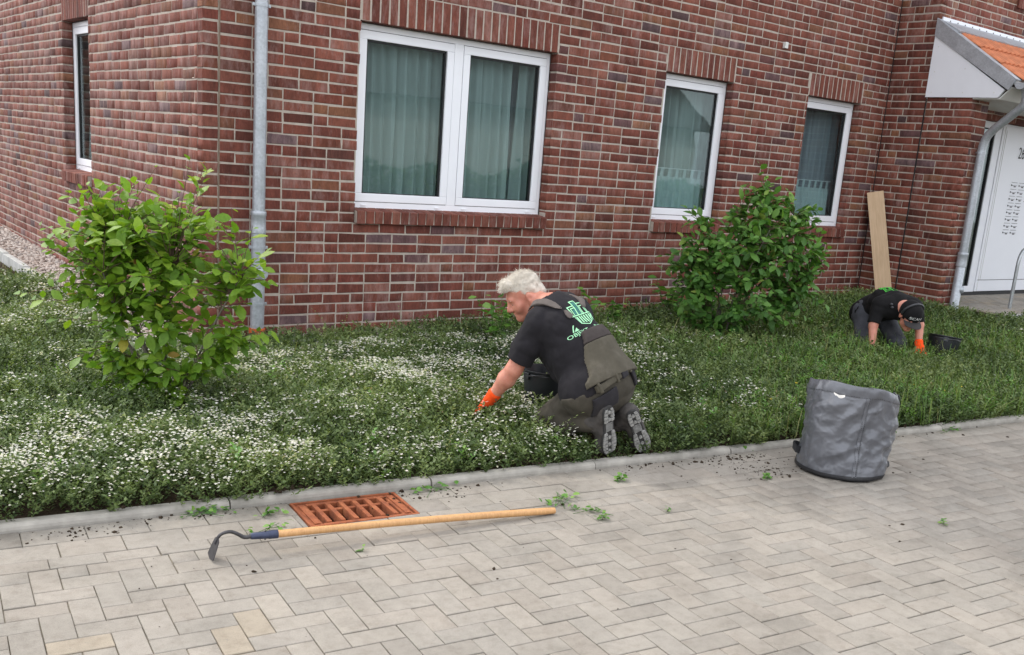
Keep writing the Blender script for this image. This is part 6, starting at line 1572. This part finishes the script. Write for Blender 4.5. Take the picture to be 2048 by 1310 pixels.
V, F, T = plant(TPW, np.c_[x, y, bed_z(x, y)+cover_h(x, y)*gc.uniform(.4, .95, n)-.02], gc.uniform(.35, .8, n), gc.random(n)*6.3, gc.normal(0, .3, (n, 2)), 15, .6)
o = mesh('soft_weeds', V, F, M['weed'], None, False, T); tag(o, 'soft light green weeds mixed into the ground cover', None, None, 'stuff')
x = gc.uniform(-6, -.58, 26000); y = gc.uniform(2.5, 9, 26000); kp, d = thin(x, y, 1.6); x, y = x[kp], y[kp]; n = len(x)
V, F, T = blades(n, np.c_[x, y, np.full(n, .06)+.0*x], .075, .7, .004, 4); o = mesh('lawn_grass', V, F, M['lawn'], None, False, T); tag(o, 'short dry lawn beside the concrete edging', None, None, 'stuff')
x, y = sample(2600, -4, 10, -5., 2.5); kp = gc.random(len(x)) < np.clip(vn2(x, y, 1.4, 90)*1.6, 0, 1); x, y = x[kp], y[kp]; n = len(x)
V, F, T = plant([sprig(90+k, .22, 9, .016, .005, 1.1) for k in range(4)], np.c_[x, y, bed_z(x, y)+cover_h(x, y)*.75-.05], gc.uniform(.6, 1.1, n), gc.random(n)*6.3, gc.normal(0, .8, (n, 2)), 25, .3, np.full(n, 1.))
o = mesh('dry_stems', V, F, simple('dry_brown', (.17, .105, .06), .9, var=.3), None, False, T); tag(o, 'dry brown stems scattered in the ground cover', None, None, 'stuff')
# a few yellow flowers
yx = gc.uniform(2.4, 4.6, 9); yy = (V0+gc.uniform(.2, .7, 9))/math.cos(TH)+math.tan(TH)*yx; V, F = scatter(FV, FF_, np.c_[yx, yy, bed_z(yx, yy)+cover_h(yx, yy)+.02], np.full((9, 3), .011), 2, None, True)
o = mesh('yellow_flowers', V, F, M['yellow']); tag(o, 'few tiny yellow flowers along the right kerb', None, None, 'stuff')

# ------------------------------------------------------------------ weeding litter on the pavement
gl = np.random.default_rng(55)
def at(px, py, z=0.):
    d = CR*(px-1024-CPX)/CF+CD*(py-655-CPY)/CF+CFW; t = (z-CPOS[2])/d[2]; return CPOS+d*t
def cutting(label, c, size, n, seed, long=0., dirn=0.):
    g = np.random.default_rng(seed); t = thing('weed_cutting', label, 'weed cutting', (c[0], c[1], .003), 'pulled weeds lying on the pavement'); V = []; F = []; T = []; n0 = 0; st = MB()
    for k in range(n):
        f = g.random(); ox = (f-.5)*long*math.cos(dirn)+g.normal(0, size*.45); oy = (f-.5)*long*math.sin(dirn)+g.normal(0, size*.35); a = g.random()*6.3; tl = g.uniform(-.1, .55)
        d = np.array([math.cos(a)*math.cos(tl), math.sin(a)*math.cos(tl), math.sin(tl)]); X, Y, Z = orient(d[None], np.array([[0, 0, 1.]])+g.normal(0, .45, (1, 3))); TV, TF = LT[k % 5]; L_ = g.uniform(.018, .036)
        V.append(np.array([ox, oy, g.uniform(.003, .024)])+L_*(TV[:, :1]*X*1.25+TV[:, 1:2]*Y+TV[:, 2:]*Z)); F.append(TF+n0); n0 += len(TV); T += [g.random()]*len(TV)
    for k in range(max(3, n//5)):
        a = g.normal(dirn, .6); l = max(size, long)*g.uniform(.5, 1.)/2; p = np.array([g.normal(0, size*.3), g.normal(0, size*.3), .004]); e = np.array([math.cos(a)*l, math.sin(a)*l, .006]); st.tube([p-e, p+np.array([0, 0, .008]), p+e+np.array([0, 0, -.005])], .0013, 4, False)
    mesh('leaves', np.vstack(V), np.vstack(F), M['weed'], t, True, np.array(T)); st.build('stalk', M['weed'], t)
for i, (lb, q, size, n, lg, dr) in enumerate((('clump of pulled weeds on the slabs left of the drain grate', (415, 1027), .06, 26, .22, -.1), ('flat yellowish weed sprig between hoe head and grate', (535, 1062), .03, 14, .20, .05), ('single upright green leaf sprig on the kerb above the drain grate', (628, 990), .025, 6, 0, 0),
        ('weed strand lying at the far end of the hoe shaft', (1125, 1002), .06, 30, .25, .3), ('trailing weed stem with leaves right of the hoe', (1180, 1025), .02, 14, .22, -.75), ('bushy green weed tip lying on the pavement below the trailing stem', (1207, 1039), .022, 16, 0, 0), ('loose green sprig on the slabs right of the kneeling man boots', (1240, 962), .028, 20, .06, 0),
        ('small dark leaf lying alone on the pavers', (1336, 1024), .008, 4, 0, 0), ('fresh weed tuft on the kerb under the kneeling man boots', (1160, 932), .03, 16, .1, 0), ('green weed leaves at the foot of the kerb left of the bag', (1490, 902), .03, 16, .15, 0), ('grassy tuft lying between slabs and kerb by the grate', (540, 1030), .03, 18, .10, 0), ('single leaf on the pavers below the hoe shaft', (726, 1103), .008, 3, 0, 0), ('weed litter in the slab joint right of the grate', (862, 982), .035, 20, .22, .1), ('weed litter left of the boots on the slabs', (1015, 950), .03, 16, .15, 0), ('dry weed sprig near the bag on the soil smear', (1535, 958), .025, 12, .05, .4), ('weed leaves beside the bag on the right by the kerb', (1795, 868), .03, 14, .12, 0), ('weed scraps on the slabs far right by the kerb', (1900, 862), .03, 14, .3, 0), ('lone weed sprig on the shaded pavers far right', (1886, 1048), .012, 7, 0, 0))):
    cutting(lb, at(*q), size, n, 200+i, lg, dr)
# soil crumbs and smears along the kerb
P = []
for (q, sp, n) in (((300, 1040), (.32, .05), 90), ((180, 1065), (.2, .05), 45), ((560, 1000), (.14, .03), 70), ((880, 985), (.3, .07), 70), ((1140, 935), (.3, .05), 80), ((1480, 915), (.30, .07), 170), ((1530, 940), (.22, .12), 130), ((1850, 860), (.6, .07), 120), ((1300, 930), (.25, .06), 60)):
    c = at(*q); a = gl.normal(0, sp[0]*.6, n); b = gl.normal(0, sp[1]*.7, n); P.append(c+a[:, None]*E1+b[:, None]*E2)
c = np.c_[gl.uniform(-2, 4.5, 90), -3.6-gl.exponential(.6, 90), np.zeros(90)]; P.append(c); P = np.vstack(P); v = kerb_v(P[:, 0], P[:, 1]); P[:, 2] = np.where(v > V0+.01, .056, .001); P = P[(v < V0+.075)]; n = len(P)
V, F = scatter(jit, IF, P, (gl.exponential(.0028, (n, 1))+.0015).clip(0, .012)*gl.uniform(.7, 1.3, (n, 3)), 12, .7)
o = mesh('soil_crumbs', V, F, M['soil']); tag(o, 'dark soil crumbs scattered along the kerb', None, None, 'stuff')

# ------------------------------------------------------------------ across the street: what the panes mirror
oh = thing('bungalow', 'pale bungalow with a dark tiled roof mirrored in the window panes', 'house', (15, -27, 0)); w_ = MB().box((-9, 0, 0), (9, 9, 3.1)); w_.build('wall', simple('cream_render', (.62, .60, .55), .9, var=.05, scale=1), oh)
r_ = MB(); r_.add([(-9.6, 9.6, 2.95), (9.6, 9.6, 2.95), (9.6, -.6, 2.95), (-9.6, -.6, 2.95), (-9.6, 4.5, 6.2), (9.6, 4.5, 6.2)], [(0, 1, 5, 4), (2, 3, 4, 5), (0, 4, 3), (1, 2, 5), (3, 2, 1, 0)]); r_.build('roof', simple('dark_tile', (.10, .085, .08), .7, var=.3, scale=6), oh)
for k, x in enumerate((-6.5, 4.5)):
    f = MB().box((x, 8.98, .9), (x+1.4, 9.03, 2.3)).build('window', M['pvc'], oh); MB().box((x+.08, 9.03, .98), (x+1.32, 9.04, 2.22)).build('pane', M['gasket'], f)
gh_ = np.random.default_rng(9); n = 9000; hx = gh_.uniform(3, 24, n); hz = gh_.uniform(0, 1.1, n)*(1+.15*np.sin(hx*2)); hy = -17.5+gh_.normal(0, .25, n)
V, F = scatter(LT[0][0]-[0, .5, 0], LT[0][1], np.c_[hx, hy, hz], np.full((n, 3), .16), 4); o = mesh('hedge', V, F, M['leaf2'], None, False, np.repeat(gh_.random(n), len(LT[0][0]))); tag(o, 'clipped green hedge mirrored low in the window panes', 'hedge')
o['kind'] = 'stuff'
